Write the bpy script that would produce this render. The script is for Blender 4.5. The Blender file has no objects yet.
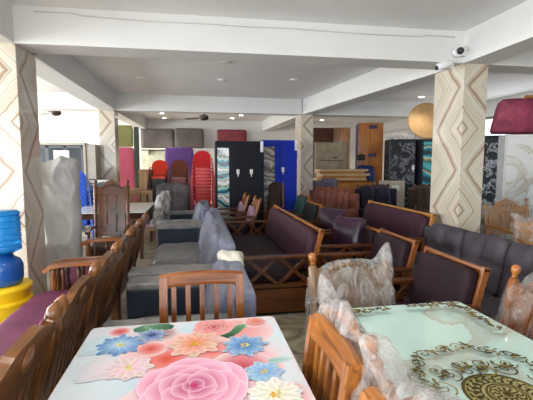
import bpy, bmesh, math, random
from mathutils import Vector, Matrix, noise
C = bpy.context.scene
LINK = C.collection.objects.link
PI = math.pi
R = math.radians
rnd = random.Random(7)

# ------------------------------------------------------------------ materials
MATS = {}
def base_mat(name):
    m = bpy.data.materials.new(name); m.use_nodes = True
    nt = m.node_tree; b = nt.nodes['Principled BSDF']
    return m, nt, b
def N(nt, kind, **kw):
    n = nt.nodes.new(kind)
    for k, v in kw.items(): setattr(n, k, v)
    return n
def setin(n, **kw):
    for k, v in kw.items(): n.inputs[k.replace('_', ' ')].default_value = v
def coords(nt, scale=(1, 1, 1), rot=(0, 0, 0), src='Object'):
    tc = N(nt, 'ShaderNodeTexCoord'); mp = N(nt, 'ShaderNodeMapping')
    mp.inputs['Scale'].default_value = scale; mp.inputs['Rotation'].default_value = rot
    nt.links.new(tc.outputs[src], mp.inputs['Vector']); return mp.outputs['Vector']
def ramp(nt, fac, stops):
    r = N(nt, 'ShaderNodeValToRGB'); e = r.color_ramp.elements
    while len(e) < len(stops): e.new(.5)
    for i, (p, c) in enumerate(stops):
        e[i].position = p; e[i].color = (c[0], c[1], c[2], 1) if len(c) == 3 else c
    nt.links.new(fac, r.inputs['Fac']); return r.outputs['Color']
def bump(nt, b, h, strength=.2, dist=.01):
    bp = N(nt, 'ShaderNodeBump'); bp.inputs['Strength'].default_value = strength; bp.inputs['Distance'].default_value = dist
    nt.links.new(h, bp.inputs['Height']); nt.links.new(bp.outputs['Normal'], b.inputs['Normal'])
def plain(name, col, rough=.5, metal=0., var=.12, scale=6., coat=0., spec=.5, bmp=0., bscale=60., trans=0.):
    if name in MATS: return MATS[name]
    m, nt, b = base_mat(name)
    v = coords(nt); t = N(nt, 'ShaderNodeTexNoise'); t.inputs['Scale'].default_value = scale; t.inputs['Detail'].default_value = 4
    nt.links.new(v, t.inputs['Vector'])
    lo = [max(0, c * (1 - var)) for c in col]; hi = [min(1, c * (1 + var)) for c in col]
    nt.links.new(ramp(nt, t.outputs['Fac'], [(.3, lo), (.7, hi)]), b.inputs['Base Color'])
    setin(b, Roughness=rough, Metallic=metal); b.inputs['Coat Weight'].default_value = coat
    b.inputs['Specular IOR Level'].default_value = spec; b.inputs['Transmission Weight'].default_value = trans
    if bmp:
        t2 = N(nt, 'ShaderNodeTexNoise'); t2.inputs['Scale'].default_value = bscale; nt.links.new(v, t2.inputs['Vector'])
        bump(nt, b, t2.outputs['Fac'], bmp, .01)
    MATS[name] = m; return m
WC = {'honey': ((.13, .036, .008), (.56, .21, .045)), 'brown': ((.028, .008, .003), (.20, .064, .014)),
      'dark': ((.03, .011, .006), (.10, .038, .018)), 'mahogany': ((.05, .016, .005), (.27, .105, .028)), 'gold': ((.36, .14, .03), (.62, .30, .08)),
      'teak': ((.085, .021, .004), (.36, .115, .022)), 'pale': ((.50, .34, .16), (.68, .50, .28)), 'mud': ((.13, .07, .035), (.27, .155, .08))}
def W(kind, axis='z', rough=.28):
    key = f'wood {kind} {axis}'
    if key in MATS: return MATS[key]
    m, nt, b = base_mat(key)
    s = {'x': (1.6, 22, 22), 'y': (22, 1.6, 22), 'z': (22, 22, 1.6)}[axis]
    v = coords(nt, s)
    t = N(nt, 'ShaderNodeTexNoise'); setin(t, Scale=1.6, Detail=7., Roughness=.62, Distortion=1.1); nt.links.new(v, t.inputs['Vector'])
    t2 = N(nt, 'ShaderNodeTexNoise'); setin(t2, Scale=2.2, Detail=2.); nt.links.new(coords(nt), t2.inputs['Vector'])
    mx = N(nt, 'ShaderNodeMath', operation='MULTIPLY_ADD'); mx.inputs[1].default_value = .45
    nt.links.new(t2.outputs['Fac'], mx.inputs[0]); 
    sc = N(nt, 'ShaderNodeMath', operation='MULTIPLY'); sc.inputs[1].default_value = .6; nt.links.new(t.outputs['Fac'], sc.inputs[0])
    nt.links.new(sc.outputs[0], mx.inputs[2])
    lo, hi = WC[kind]; mid = [(a + c) / 2 for a, c in zip(lo, hi)]
    nt.links.new(ramp(nt, mx.outputs[0], [(.36, lo), (.51, mid), (.66, hi)]), b.inputs['Base Color'])
    setin(b, Roughness=rough); b.inputs['Coat Weight'].default_value = .3; b.inputs['Coat Roughness'].default_value = .12; b.inputs['Specular IOR Level'].default_value = .35
    bump(nt, b, t.outputs['Fac'], .12, .003)
    MATS[key] = m; return m
def fabric(name, col, rough=.85, var=.25, weave=260., sheen=.0):
    if name in MATS: return MATS[name]
    m, nt, b = base_mat(name); v = coords(nt)
    t = N(nt, 'ShaderNodeTexNoise'); setin(t, Scale=7., Detail=6., Roughness=.6); nt.links.new(v, t.inputs['Vector'])
    nt.links.new(ramp(nt, t.outputs['Fac'], [(.3, [c * (1 - var) for c in col]), (.7, [c * (1 + var) for c in col])]), b.inputs['Base Color'])
    setin(b, Roughness=rough); b.inputs['Sheen Weight'].default_value = sheen; b.inputs['Specular IOR Level'].default_value = .25
    t2 = N(nt, 'ShaderNodeTexNoise'); setin(t2, Scale=weave, Detail=2.); nt.links.new(v, t2.inputs['Vector'])
    bump(nt, b, t2.outputs['Fac'], .25, .004); MATS[name] = m; return m
def sheet_wrap(name, col, lo, hi, rough=.12, scale=9.):
    """thin crinkled polythene: partly clear, partly milky along its creases"""
    if name in MATS: return MATS[name]
    m, nt, b = base_mat(name); v = coords(nt, (1, 1, .55))
    t = N(nt, 'ShaderNodeTexNoise'); setin(t, Scale=scale, Detail=6., Roughness=.62, Distortion=1.6); nt.links.new(v, t.inputs['Vector'])
    b.inputs['Base Color'].default_value = (*col, 1); setin(b, Roughness=rough)
    nt.links.new(ramp(nt, t.outputs['Fac'], [(.34, (lo,) * 3), (.66, (hi,) * 3)]), b.inputs['Alpha'])
    t2 = N(nt, 'ShaderNodeTexNoise'); setin(t2, Scale=scale * 2.6, Detail=5., Roughness=.6, Distortion=2.2); nt.links.new(v, t2.inputs['Vector'])
    bump(nt, b, t2.outputs['Fac'], .9, .03)
    MATS[name] = m; return m
def chevron():
    key = 'book matched marble'
    if key in MATS: return MATS[key]
    m, nt, b = base_mat(key)
    tc = N(nt, 'ShaderNodeTexCoord'); sp = N(nt, 'ShaderNodeSeparateXYZ'); nt.links.new(tc.outputs['Object'], sp.inputs[0])
    def mth(op, a, c=None, d=None):
        n = N(nt, 'ShaderNodeMath', operation=op)
        for i, q in enumerate((a, c, d)):
            if q is None: continue
            if isinstance(q, (int, float)): n.inputs[i].default_value = q
            else: nt.links.new(q, n.inputs[i])
        return n.outputs[0]
    # the stone is cut in slabs 1.25 m high, every second one turned over, so the veins meet as arrows
    zz = mth('PINGPONG', mth('ADD', sp.outputs['Z'], .47), .485)
    u = mth('MULTIPLY', mth('ADD', mth('ABSOLUTE', sp.outputs['X']), mth('ABSOLUTE', sp.outputs['Y'])), -1.)
    w = mth('ADD', mth('MULTIPLY', u, 1.9), mth('MULTIPLY', zz, 1.55))
    no = N(nt, 'ShaderNodeTexNoise'); setin(no, Scale=3., Detail=5.); nt.links.new(tc.outputs['Object'], no.inputs['Vector'])
    w2 = mth('ADD', w, mth('MULTIPLY', no.outputs['Fac'], .24))
    t = N(nt, 'ShaderNodeTexNoise', noise_dimensions='1D'); setin(t, Scale=7.5, Detail=8., Roughness=.62); nt.links.new(w2, t.inputs['W'])
    nt.links.new(ramp(nt, t.outputs['Fac'], [(.30, (.22, .13, .07)), (.40, (.40, .29, .20)), (.46, (.60, .52, .41)), (.55, (.70, .65, .56)), (.62, (.44, .37, .28)), (.70, (.66, .61, .53)), (.78, (.50, .44, .36))]), b.inputs['Base Color'])
    setin(b, Roughness=.1); b.inputs['Specular IOR Level'].default_value = .6
    MATS[key] = m; return m
def floor_mat():
    m, nt, b = base_mat('polished floor tiles'); v = coords(nt)
    t = N(nt, 'ShaderNodeTexNoise'); setin(t, Scale=2.3, Detail=8., Roughness=.65, Distortion=2.4); nt.links.new(v, t.inputs['Vector'])
    col = ramp(nt, t.outputs['Fac'], [(.3, (.20, .15, .10)), (.5, (.40, .34, .25)), (.62, (.52, .46, .36)), (.75, (.34, .27, .19))])
    br = N(nt, 'ShaderNodeTexBrick', offset=0.); setin(br, Scale=1., Mortar_Size=.004, Brick_Width=.6, Row_Height=.6, Mortar=(.12, .1, .08, 1))
    nt.links.new(v, br.inputs['Vector']); nt.links.new(col, br.inputs['Color1']); nt.links.new(col, br.inputs['Color2'])
    nt.links.new(br.outputs['Color'], b.inputs['Base Color']); setin(b, Roughness=.12); return m
def swirl(name, stops, scale=2.2, dist=6., rough=.12):
    if name in MATS: return MATS[name]
    m, nt, b = base_mat(name); v = coords(nt, (1, 1, 1), (0, .6, 0))
    t = N(nt, 'ShaderNodeTexWave', wave_type='BANDS', bands_direction='DIAGONAL'); setin(t, Scale=scale, Distortion=dist, Detail=4., Detail_Scale=1.2)
    nt.links.new(v, t.inputs['Vector']); nt.links.new(ramp(nt, t.outputs['Fac'], stops), b.inputs['Base Color']); setin(b, Roughness=rough)
    MATS[name] = m; return m
def veined(name, ground, vein, scale=2., rough=.08, lo=.47, hi=.53):
    if name in MATS: return MATS[name]
    m, nt, b = base_mat(name); v = coords(nt)
    t = N(nt, 'ShaderNodeTexNoise'); setin(t, Scale=scale, Detail=6., Roughness=.55, Distortion=1.8); nt.links.new(v, t.inputs['Vector'])
    mid = [(a * .45 + c * .55) for a, c in zip(ground, vein)]
    nt.links.new(ramp(nt, t.outputs['Fac'], [(lo - .09, ground), (lo, mid), (.5, vein), (hi, ground), (.75, [min(1, g * 1.05) for g in ground])]), b.inputs['Base Color'])
    setin(b, Roughness=rough); MATS[name] = m; return m
def colour_attr(name, rough=.1):
    m, nt, b = base_mat(name); b.inputs['Specular IOR Level'].default_value = .3; a = N(nt, 'ShaderNodeAttribute', attribute_name='Col')
    nt.links.new(a.outputs['Color'], b.inputs['Base Color']); setin(b, Roughness=rough); return m
def glow(name, col, s):
    m, nt, b = base_mat(name); b.inputs['Emission Color'].default_value = (*col, 1); b.inputs['Emission Strength'].default_value = s
    b.inputs['Base Color'].default_value = (*col, 1); MATS[name] = m; return m

# ------------------------------------------------------------------ mesh building
class M:
    def __init__(s): s.bm = bmesh.new(); s.mi = 0
    def _fin(s, faces, smooth=False):
        for f in faces: f.material_index = s.mi; f.smooth = smooth
    def box(s, c, d, r=(0, 0, 0), bev=.004, xf=None):
        t = bmesh.ops.create_cube(s.bm, size=1.)['verts']
        mat = Matrix.Translation(c) @ (Matrix.Rotation(r[2], 4, 'Z') @ Matrix.Rotation(r[1], 4, 'Y') @ Matrix.Rotation(r[0], 4, 'X')) @ Matrix.Diagonal((*d, 1))
        if xf: mat = xf @ mat
        bmesh.ops.transform(s.bm, matrix=mat, verts=t)
        fs = set(f for v in t for f in v.link_faces); s._fin(fs)
        if bev:
            es = list(set(e for v in t for e in v.link_edges))
            o = min(bev, min(d) * .3)
            r_ = bmesh.ops.bevel(s.bm, geom=es, offset=o, segments=2, profile=.6, affect='EDGES')
            s._fin(r_['faces'])
        return s
    def bar(s, p, q, w, t, ref=(1, 0, 0), bev=0.):
        p, q = Vector(p), Vector(q); return s.sweep([p, q], [(-w/2, -t/2), (w/2, -t/2), (w/2, t/2), (-w/2, t/2)], ref)
    def sweep(s, pts, sec, ref=(1, 0, 0), smooth=False, scale=None, closed=False):
        pts = [Vector(p) for p in pts]; a = Vector(ref).normalized(); rings = []
        n = len(pts)
        for i, p in enumerate(pts):
            t = (pts[min(i + 1, n - 1)] - pts[max(i - 1, 0)]).normalized()
            b = t.cross(a).normalized(); k = scale[i] if scale else 1
            rings.append([s.bm.verts.new(p + a * u * k + b * v * k) for u, v in sec])
        fs = []; m = len(sec)
        for A, B in zip(rings, rings[1:]):
            for j in range(m):
                fs.append(s.bm.faces.new((A[j], A[(j + 1) % m], B[(j + 1) % m], B[j])))
        s._fin(fs, smooth)
        s._fin([s.bm.faces.new(rings[0][::-1]), s.bm.faces.new(rings[-1])])
        return s
    def tube(s, pts, rad, n=8, cap=True):
        pts = [Vector(p) for p in pts]; k = len(pts)
        if not hasattr(rad, '__len__'): rad = [rad] * k
        T = [(pts[min(i + 1, k - 1)] - pts[max(i - 1, 0)]).normalized() for i in range(k)]
        a = T[0].orthogonal().normalized(); rings = []
        for i in range(k):
            a = (a - T[i] * a.dot(T[i])).normalized(); b = T[i].cross(a)
            rings.append([s.bm.verts.new(pts[i] + (a * math.cos(2*PI*j/n) + b * math.sin(2*PI*j/n)) * rad[i]) for j in range(n)])
        fs = []
        for A, B in zip(rings, rings[1:]):
            for j in range(n): fs.append(s.bm.faces.new((A[j], A[(j+1) % n], B[(j+1) % n], B[j])))
        s._fin(fs, True)
        if cap: s._fin([s.bm.faces.new(rings[0][::-1]), s.bm.faces.new(rings[-1])])
        return s
    def lathe(s, prof, c=(0, 0, 0), n=16, xf=None, smooth=True, sx=1., sy=1.):
        c = Vector(c); rings = []
        for r, z in prof:
            rings.append([(c + Vector((r * math.cos(2*PI*j/n) * sx, r * math.sin(2*PI*j/n) * sy, z))) for j in range(n)])
        if xf: rings = [[xf @ p for p in q] for q in rings]
        V = [[s.bm.verts.new(p) for p in q] for q in rings]; fs = []
        for A, B in zip(V, V[1:]):
            for j in range(n): fs.append(s.bm.faces.new((A[j], A[(j+1) % n], B[(j+1) % n], B[j])))
        s._fin(fs, smooth); s._fin([s.bm.faces.new(V[0][::-1]), s.bm.faces.new(V[-1])]); return s
    def ball(s, c, r, n=12, sz=1.):
        k = 7; return s.lathe([(max(.0006, r * math.sin(PI*i/k)), -r * sz * math.cos(PI*i/k)) for i in range(k + 1)], c, n)
    def prism(s, poly, axis, t0, t1, xf=None, bev=0.):
        def P(u, v, t): return {'x': (t, u, v), 'y': (u, t, v), 'z': (u, v, t)}[axis]
        A = [Vector(P(u, v, t0)) for u, v in poly]; B = [Vector(P(u, v, t1)) for u, v in poly]
        if xf: A = [xf @ p for p in A]; B = [xf @ p for p in B]
        A = [s.bm.verts.new(p) for p in A]; B = [s.bm.verts.new(p) for p in B]; n = len(A)
        fs = [s.bm.faces.new(A[::-1]), s.bm.faces.new(B)] + [s.bm.faces.new((A[j], A[(j+1) % n], B[(j+1) % n], B[j])) for j in range(n)]
        s._fin(fs)
        if bev:
            es = [e for e in set(e for f in fs[:2] for e in f.edges)]
            s._fin(bmesh.ops.bevel(s.bm, geom=es, offset=bev, segments=2, profile=.6, affect='EDGES')['faces'])
        return s
    def cushion(s, c, d, n=6., r=(0, 0, 0), seg=10, wob=0., seed=0, xf=None, pillow=False, tuft=None, nw=5.):
        """soft rounded block; pillow pinches the thickness (local y) to its rim; tuft = (columns, rows) dimples on its front (-y)"""
        t = bmesh.ops.create_grid  # six faces of a subdivided cube
        g = {}
        def vert(p):
            k = tuple(round(x, 5) for x in p)
            if k not in g:
                x, y, z = k; q = (abs(x)**n + abs(y)**n + abs(z)**n) ** (1 / n); o = Vector(k) / q
                if pillow:
                    ky = max(.08, (1 - abs(o.x)**2.6) ** .5 if abs(o.x) < 1 else .08) * max(.08, (1 - abs(o.z)**2.6) ** .5 if abs(o.z) < 1 else .08)
                    o.y = math.copysign(min(1, abs(y) if abs(y) == 1 else abs(o.y)), o.y) * ky
                    o.x *= 1 - .07 * (1 - abs(z)**2); o.z *= 1 - .07 * (1 - abs(x)**2)
                if tuft and o.y < 0:
                    a = abs(math.sin((o.x + 1) / 2 * PI * tuft[0])) ** .45; b = abs(math.sin((o.z + 1) / 2 * PI * tuft[1])) ** .45
                    o.y *= .72 + .28 * min(a, b)
                o = Vector((o.x * d[0] / 2, o.y * d[1] / 2, o.z * d[2] / 2))
                if wob:
                    o += noise.noise_vector(o * nw + Vector((seed * 3.1, seed, 0))) * wob
                g[k] = s.bm.verts.new(o)
            return g[k]
        fs = []; L = [-1 + 2 * i / seg for i in range(seg + 1)]
        for ax in range(3):
            for sgn in (-1, 1):
                for i in range(seg):
                    for j in range(seg):
                        cs = []
                        for a, b in ((i, j), (i+1, j), (i+1, j+1), (i, j+1)):
                            p = [0, 0, 0]; p[ax] = sgn; p[(ax+1) % 3] = L[a]; p[(ax+2) % 3] = L[b]; cs.append(vert(p))
                        fs.append(s.bm.faces.new(cs if sgn > 0 else cs[::-1]))
        mat = Matrix.Translation(c) @ (Matrix.Rotation(r[2], 4, 'Z') @ Matrix.Rotation(r[1], 4, 'Y') @ Matrix.Rotation(r[0], 4, 'X'))
        if xf: mat = xf @ mat
        bmesh.ops.transform(s.bm, matrix=mat, verts=list(g.values())); s._fin(fs, True); return s
    def wrap(s, Wd, D, z0, top, yc=lambda z: 0., seed=0, amp=.02, nu=64, nv=30, flare=.12, pw=.55, f=7.):
        """loose bag of film round a chair back: closed loop of width Wd, depth D from z0 up to the outline top(s), s in -1..1"""
        rows = []
        for j in range(nv + 1):
            v = j / nv; ring = []
            for i in range(nu):
                a = 2 * PI * i / nu; ca, sa = math.cos(a), math.sin(a)
                sx = math.copysign(abs(ca) ** pw, ca); sy = math.copysign(abs(sa) ** pw, sa)
                zt = top(sx); z = z0 + (zt - z0) * v; w = Wd / 2 * (1 + flare * (1 - v) ** 2); dd = D / 2 * (1 - .9 * v ** 5) * (1 + flare * (1 - v))
                p = Vector((sx * w, sy * dd, z)); q = p * f + Vector((seed * 7.3, seed * 1.7, 0))
                k = abs(noise.noise(Vector((q.x + q.z * .6, q.y, q.z * .5)))) * 1.4 - .3 + .5 * noise.noise(q * 2.3)
                p += Vector((ca, sa, .25)) * (amp * k * (1 if v < .97 else .5)); p.y += yc(z); ring.append(s.bm.verts.new(p))
            rows.append(ring)
        fs = []
        for A, B in zip(rows, rows[1:]):
            for i in range(nu): fs.append(s.bm.faces.new((A[i], A[(i+1) % nu], B[(i+1) % nu], B[i])))
        T = rows[-1]   # close the top seam
        for i in range(nu // 2):
            a, b, c, d = T[i], T[i + 1], T[nu - 1 - i], T[(nu - i) % nu]
            vs = []; [vs.append(x) for x in (a, b, c, d) if x not in vs]
            if len(vs) > 2:
                try: fs.append(s.bm.faces.new(vs))
                except ValueError: pass
        s._fin(fs, True); return s
    def ob(s, name, mats, parent=None, label=None):
        bmesh.ops.recalc_face_normals(s.bm, faces=s.bm.faces[:]) if not getattr(s, 'raw', False) else None
        me = bpy.data.meshes.new(name); s.bm.to_mesh(me); s.bm.free()
        for m in (mats if isinstance(mats, (list, tuple)) else [mats]): me.materials.append(m)
        o = bpy.data.objects.new(name, me); LINK(o)
        if parent: o.parent = parent
        if label: o['label'] = label
        return o

def tag(o, label, cat, group=None, loc=None, rz=None):
    o['label'] = label; o['category'] = cat
    if group: o['group'] = group
    if loc is not None: o.location = loc
    if rz is not None: o.rotation_euler = (0, 0, R(rz))
    return o
def thing(name, label, cat, loc=(0, 0, 0), rz=0, group=None):
    o = bpy.data.objects.new(name, None); LINK(o); o.empty_display_size = .1
    return tag(o, label, cat, group, loc, rz)
def copy_tree(o, parent=None):
    c = o.copy(); LINK(c); c.parent = parent
    for ch in list(o.children): copy_tree(ch, c)
    return c
def dup(o, label, loc, rz=None, group=None):
    c = copy_tree(o); c['label'] = label; c.location = loc
    if rz is not None: c.rotation_euler = (0, 0, R(rz))
    if group: c['group'] = group
    return c
def struct(name, m, mats):
    o = m.ob(name, mats); o['kind'] = 'structure'; return o
def lean(z0, y0, a):   # tilt about the x axis through (y0, z0): positive leans backwards (+y)
    return Matrix.Translation((0, y0, z0)) @ Matrix.Rotation(-a, 4, 'X') @ Matrix.Translation((0, -y0, -z0))
RECT = lambda w, t: [(-w/2, -t/2), (w/2, -t/2), (w/2, t/2), (-w/2, t/2)]

# ------------------------------------------------------------------ common materials
white = plain('white paint', (.70, .695, .67), .75, var=.03, scale=2.)
ceil_m = plain('ceiling paint', (.82, .82, .80), .8, var=.04, scale=1.5)
wall_m = plain('wall paint', (.80, .79, .76), .8, var=.03, scale=1.2)
purple = fabric('purple upholstery', (.054, .019, .032), .55, .3)
plum = fabric('dark plum upholstery', (.026, .011, .016), .6, .3)
pinkpurple = fabric('mauve upholstery', (.17, .042, .088), .6, .25)
pale_mauve = fabric('pale mauve upholstery', (.36, .22, .29), .7, .2)
navy = fabric('dark navy grey upholstery', (.026, .036, .056), .6, .2)
greyblue = fabric('grey blue fabric', (.20, .215, .29), .75, .25)
greyfab = fabric('pale grey fabric', (.27, .275, .28), .7, .2)
charcoal = fabric('charcoal velvet', (.060, .050, .062), .5, .35)
green_f = fabric('deep green upholstery', (.03, .07, .065), .6, .3)
black_f = fabric('black upholstery', (.02, .025, .028), .6, .3)
rust = fabric('rust brown upholstery', (.20, .065, .045), .55, .3)
midnight = fabric('midnight blue upholstery', (.014, .012, .030), .6, .3)
umber = fabric('dark umber upholstery', (.045, .024, .016), .6, .4)
clear = sheet_wrap('clear polythene', (.70, .66, .62), .02, .42, .08, 11.)
milky = sheet_wrap('milky polythene', (.80, .75, .72), .06, .62, .1, 10.)
film = sheet_wrap('thin film', (.62, .64, .72), .0, .22, .08, 12.)
steel = plain('brushed metal', (.55, .55, .55), .3, .9)
blackm = plain('black plastic', (.015, .015, .017), .4)
chevr = chevron()

# ------------------------------------------------------------------ the setting
XL, XR, YF, YB, HC, HB = -6.4, 7.0, -3.5, 14.2, 3.04, 2.69
struct('floor', M().box(((XL+XR)/2, (YF+YB)/2, -.05), (XR-XL, YB-YF, .1), bev=0), floor_mat())
struct('ceiling', M().box(((XL+XR)/2, (YF+YB)/2, HC+.06), (XR-XL, YB-YF, .12), bev=0), ceil_m)
struct('wall_back', M().box(((XL+XR)/2, YB+.1, 1.52), (XR-XL+.4, .2, 3.04), bev=0), wall_m)
m = M(); m.box((XR+.1, (YF+YB)/2, .35), (.2, YB-YF, .7), bev=0); m.box((XR+.1, (YF+YB)/2, 2.86), (.2, YB-YF, .36), bev=0)
for y0, y1 in ((-3.5, 6.4), (9.0, 14.2)): m.box((XR+.1, (y0+y1)/2, 1.7), (.2, y1-y0, 2.0), bev=0)
struct('wall_right', m, wall_m)
m = M(); m.box((XL-.1, (YF+YB)/2, .3), (.2, YB-YF, .6), bev=0); m.box((XL-.1, (YF+YB)/2, 2.9), (.2, YB-YF, .28), bev=0)
for y in (-3.4, 0., 4.5, 9.2, 14.1): m.box((XL-.1, y, 1.7), (.2, .3, 2.3), bev=0)
struct('wall_left', m, wall_m)
m = M(); m.box((4.7, YF-.1, 1.52), (4.8, .2, 3.04), bev=0); m.box((-2.1, YF-.1, 2.95), (8.8, .2, .3), bev=0); struct('wall_front', m, wall_m)
k = 0
for x, spans in ((XL-.1, ((-3.25, -.15), (.15, 4.35), (4.65, 9.05), (9.35, 13.95))), (XR+.1, ((6.4, 9.0),))):
    for y0, y1 in spans:
        k += 1; m = M(); z0, z1 = (.6, 2.76) if x < 0 else (.7, 2.68)
        for y in (y0+.03, (y0+y1)/2, y1-.03): m.box((x, y, (z0+z1)/2), (.06, .06, z1-z0), bev=0)
        for z in (z0+.03, z1-.03): m.box((x, (y0+y1)/2, z), (.06, y1-y0, .06), bev=0)
        struct(f'window_{k}', m, plain('window frame', (.25, .25, .26), .4))
# columns clad in book-matched stone (object origin on the face corner so the veins mirror there)
def column(x0, x1, y0, y1, cx):
    m = M(); m.box(((x0+x1)/2-cx, (y0+y1)/2-y0, HC/2), (x1-x0, y1-y0, HC), bev=.006)
    o = struct('column', m, chevr); o.location = (cx, y0, 0); return o
column(-2.25, -1.69, 4.27, 4.76, -1.69); column(3.06, 3.37, 4.2, 4.78, 3.06)
column(-2.07, -1.74, 9.2, 9.6, -1.74); column(2.46, 2.76, 9.2, 9.75, 2.46)
def beam(i, poly):   # plan outline, bottom at HB
    m = M(); m.prism(poly, 'z', HB, HC + .02, bev=.008); struct(f'trim_{i}', m, white)
beam(1, [(-1.69, 4.25), (3.04, 4.19), (3.04, 4.55), (-1.69, 4.62)])
beam(2, [(-1.74, 9.15), (2.46, 9.15), (2.46, 9.5), (-1.74, 9.5)])
beam(3, [(-2.05, YF), (-1.69, YF), (-1.69, 9.2), (-2.05, 9.2)])
beam(4, [(-2.05, 9.2), (-1.74, 9.2), (-1.62, YB), (-1.95, YB)])
beam(5, [(2.95, YF), (3.35, YF), (3.38, 4.5), (2.80, 9.4), (2.46, 9.4), (3.04, 4.5)])
beam(6, [(2.46, 9.4), (2.80, 9.4), (2.66, YB), (2.34, YB)])
beam(7, [(3.38, 4.2), (XR, 4.2), (XR, 4.55), (3.38, 4.55)])
beam(8, [(2.80, 9.15), (XR, 9.15), (XR, 9.5), (2.80, 9.5)])
beam(9, [(XL, 4.25), (-2.05, 4.25), (-2.05, 4.6), (XL, 4.6)])
beam(10, [(XL, 9.15), (-2.05, 9.15), (-2.05, 9.5), (XL, 9.5)])
struct('baseboard_back', M().box((0.3, YB-.008, .05), (XR-XL, .016, .1), bev=.002), plain('skirting stone', (.12, .09, .07), .2))

# ------------------------------------------------------------------ ceiling fittings
lamp_w = glow('lit lamp lens', (1, .97, .9), 9.)
def downlight(lit, label, x, y):
    t = thing('ceiling_light', label, 'ceiling light', (x, y, HC), 0, 'round ceiling lights')
    M().lathe([(.075, -.014), (.08, -.006), (.082, 0)], n=20).ob('trim_ring', plain('lamp ring', (.8, .8, .78), .4), t)
    M().lathe([(.058, -.02), (.062, -.0142)], n=20).ob('lens', lamp_w if lit else plain('unlit lens', (.72, .72, .70), .3), t)
for lit, lab, x, y in (
    (0, 'unlit round ceiling light nearest the front cross beam, right of the near bay centre', .46, 6.0),
    (0, 'unlit round ceiling light in the middle bay, behind the one nearest the front cross beam', .48, 7.3),
    (0, 'unlit round ceiling light in the middle bay beside the long right-hand beam', 1.75, 7.05),
    (0, 'unlit round ceiling light in the middle bay beside the left-hand beam', -.93, 7.35),
    (1, 'lit round ceiling light in the far bay above the left grey mattress, nearer of two', -.98, 12.3),
    (1, 'lit round ceiling light in the far bay above the left grey mattress, farther of two', -1.02, 13.6),
    (1, 'lit round ceiling light in the far bay above the maroon mattress, left of two', 1.2, 13.3),
    (1, 'lit round ceiling light in the far bay above the maroon mattress, right of two', 1.40, 12.4),
    (1, 'lit round ceiling light above the round wooden tabletop on the right', 5.0, 8.3),
    (1, 'lit round ceiling light in the far right bay above the wooden wardrobes', 4.3, 13.3),
    (1, 'lit round ceiling light right of the near right column above the maroon slab', 5.25, 5.7)):
    downlight(lit, lab, x, y)
downlight(1, 'added unseen lit ceiling light above the flower table', -.45, 2.1); downlight(1, 'added unseen lit ceiling light above the marble table', 1.2, 2.1)  # both added out of view to brighten the table tops
def fan(label, x, y, drop):
    t = thing('ceiling_fan', label, 'fan', (x, y, HC), 0, 'ceiling fans')
    br = plain('brown fan enamel', (.035, .022, .016), .35)
    M().lathe([(.012, -drop), (.012, -.06), (.05, -.05), (.055, 0)], n=12).ob('down_rod', br, t)
    M().lathe([(.02, -drop-.13), (.09, -drop-.11), (.12, -drop-.06), (.11, -drop-.01), (.04, -drop+.02), (.02, -drop+.05)], n=20).ob('motor', br, t)
    for j in range(3):
        a = R(20 + 120 * j); xf = Matrix.Rotation(a, 4, 'Z')
        M().prism([(.1, -.025), (.2, -.055), (.58, -.07), (.6, .06), (.2, .055), (.1, .025)], 'z', -drop-.066, -drop-.06, xf=xf @ Matrix.Rotation(R(7), 4, 'X')).ob('blade', br, t)
fan('dark brown ceiling fan hanging over the aisle in the far bay', .22, 10.4, .28)
fan('dark brown ceiling fan in the left bay left of the far left column', -3.18, 10.0, .28)
t = thing('security_camera', 'white bullet security camera on the beam at the near right column', 'security camera', (2.84, 4.27, 2.64))
M().box((.05, -.02, .02), (.1, .07, .06), bev=.01).ob('bracket', white, t)
M().lathe([(.035, -.09), (.04, -.085), (.04, .08), (.03, .09)], n=14, xf=Matrix.Translation((-.04, -.07, .02)) @ Matrix.Rotation(R(70), 4, 'Y')).ob('body', plain('white plastic', (.8, .8, .8), .35), t)
M().lathe([(.02, 0), (.028, .01)], n=14, xf=Matrix.Translation((-.127, -.07, -.012)) @ Matrix.Rotation(R(250), 4, 'Y')).ob('lens', blackm, t)
t = thing('dome_camera', 'small dome security camera with black eye below the beam corner at right', 'security camera', (2.93, 4.12, 2.80))
M().lathe([(.055, 0), (.055, .07)], n=18, xf=Matrix.Rotation(R(90), 4, 'X') @ Matrix.Translation((0, 0, -.07))).ob('mount', plain('white plastic', (.8, .8, .8), .35), t)
M().ball((-.0, -.015, 0), .04, 14).ob('eye', blackm, t)
M().box((.1, .04, 0), (.09, .06, .09), bev=.006).ob('junction_box', white, t)
m = M(); pts = []
for i in range(40):
    u = i / 39; pts.append((-1.5 + 4.4 * u, 4.232 - .06 * u + .0, 2.985 - .02 * u + .012 * noise.noise(Vector((u * 6, 0, 0))) - (.02 if .1 < u < .9 else 0)))
m.tube(pts, .004, 6)
tag(m.ob('cable', plain('grey cable', (.58, .57, .54), .5)), 'thin grey cable sagging along the front of the near cross beam', 'cable')

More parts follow.
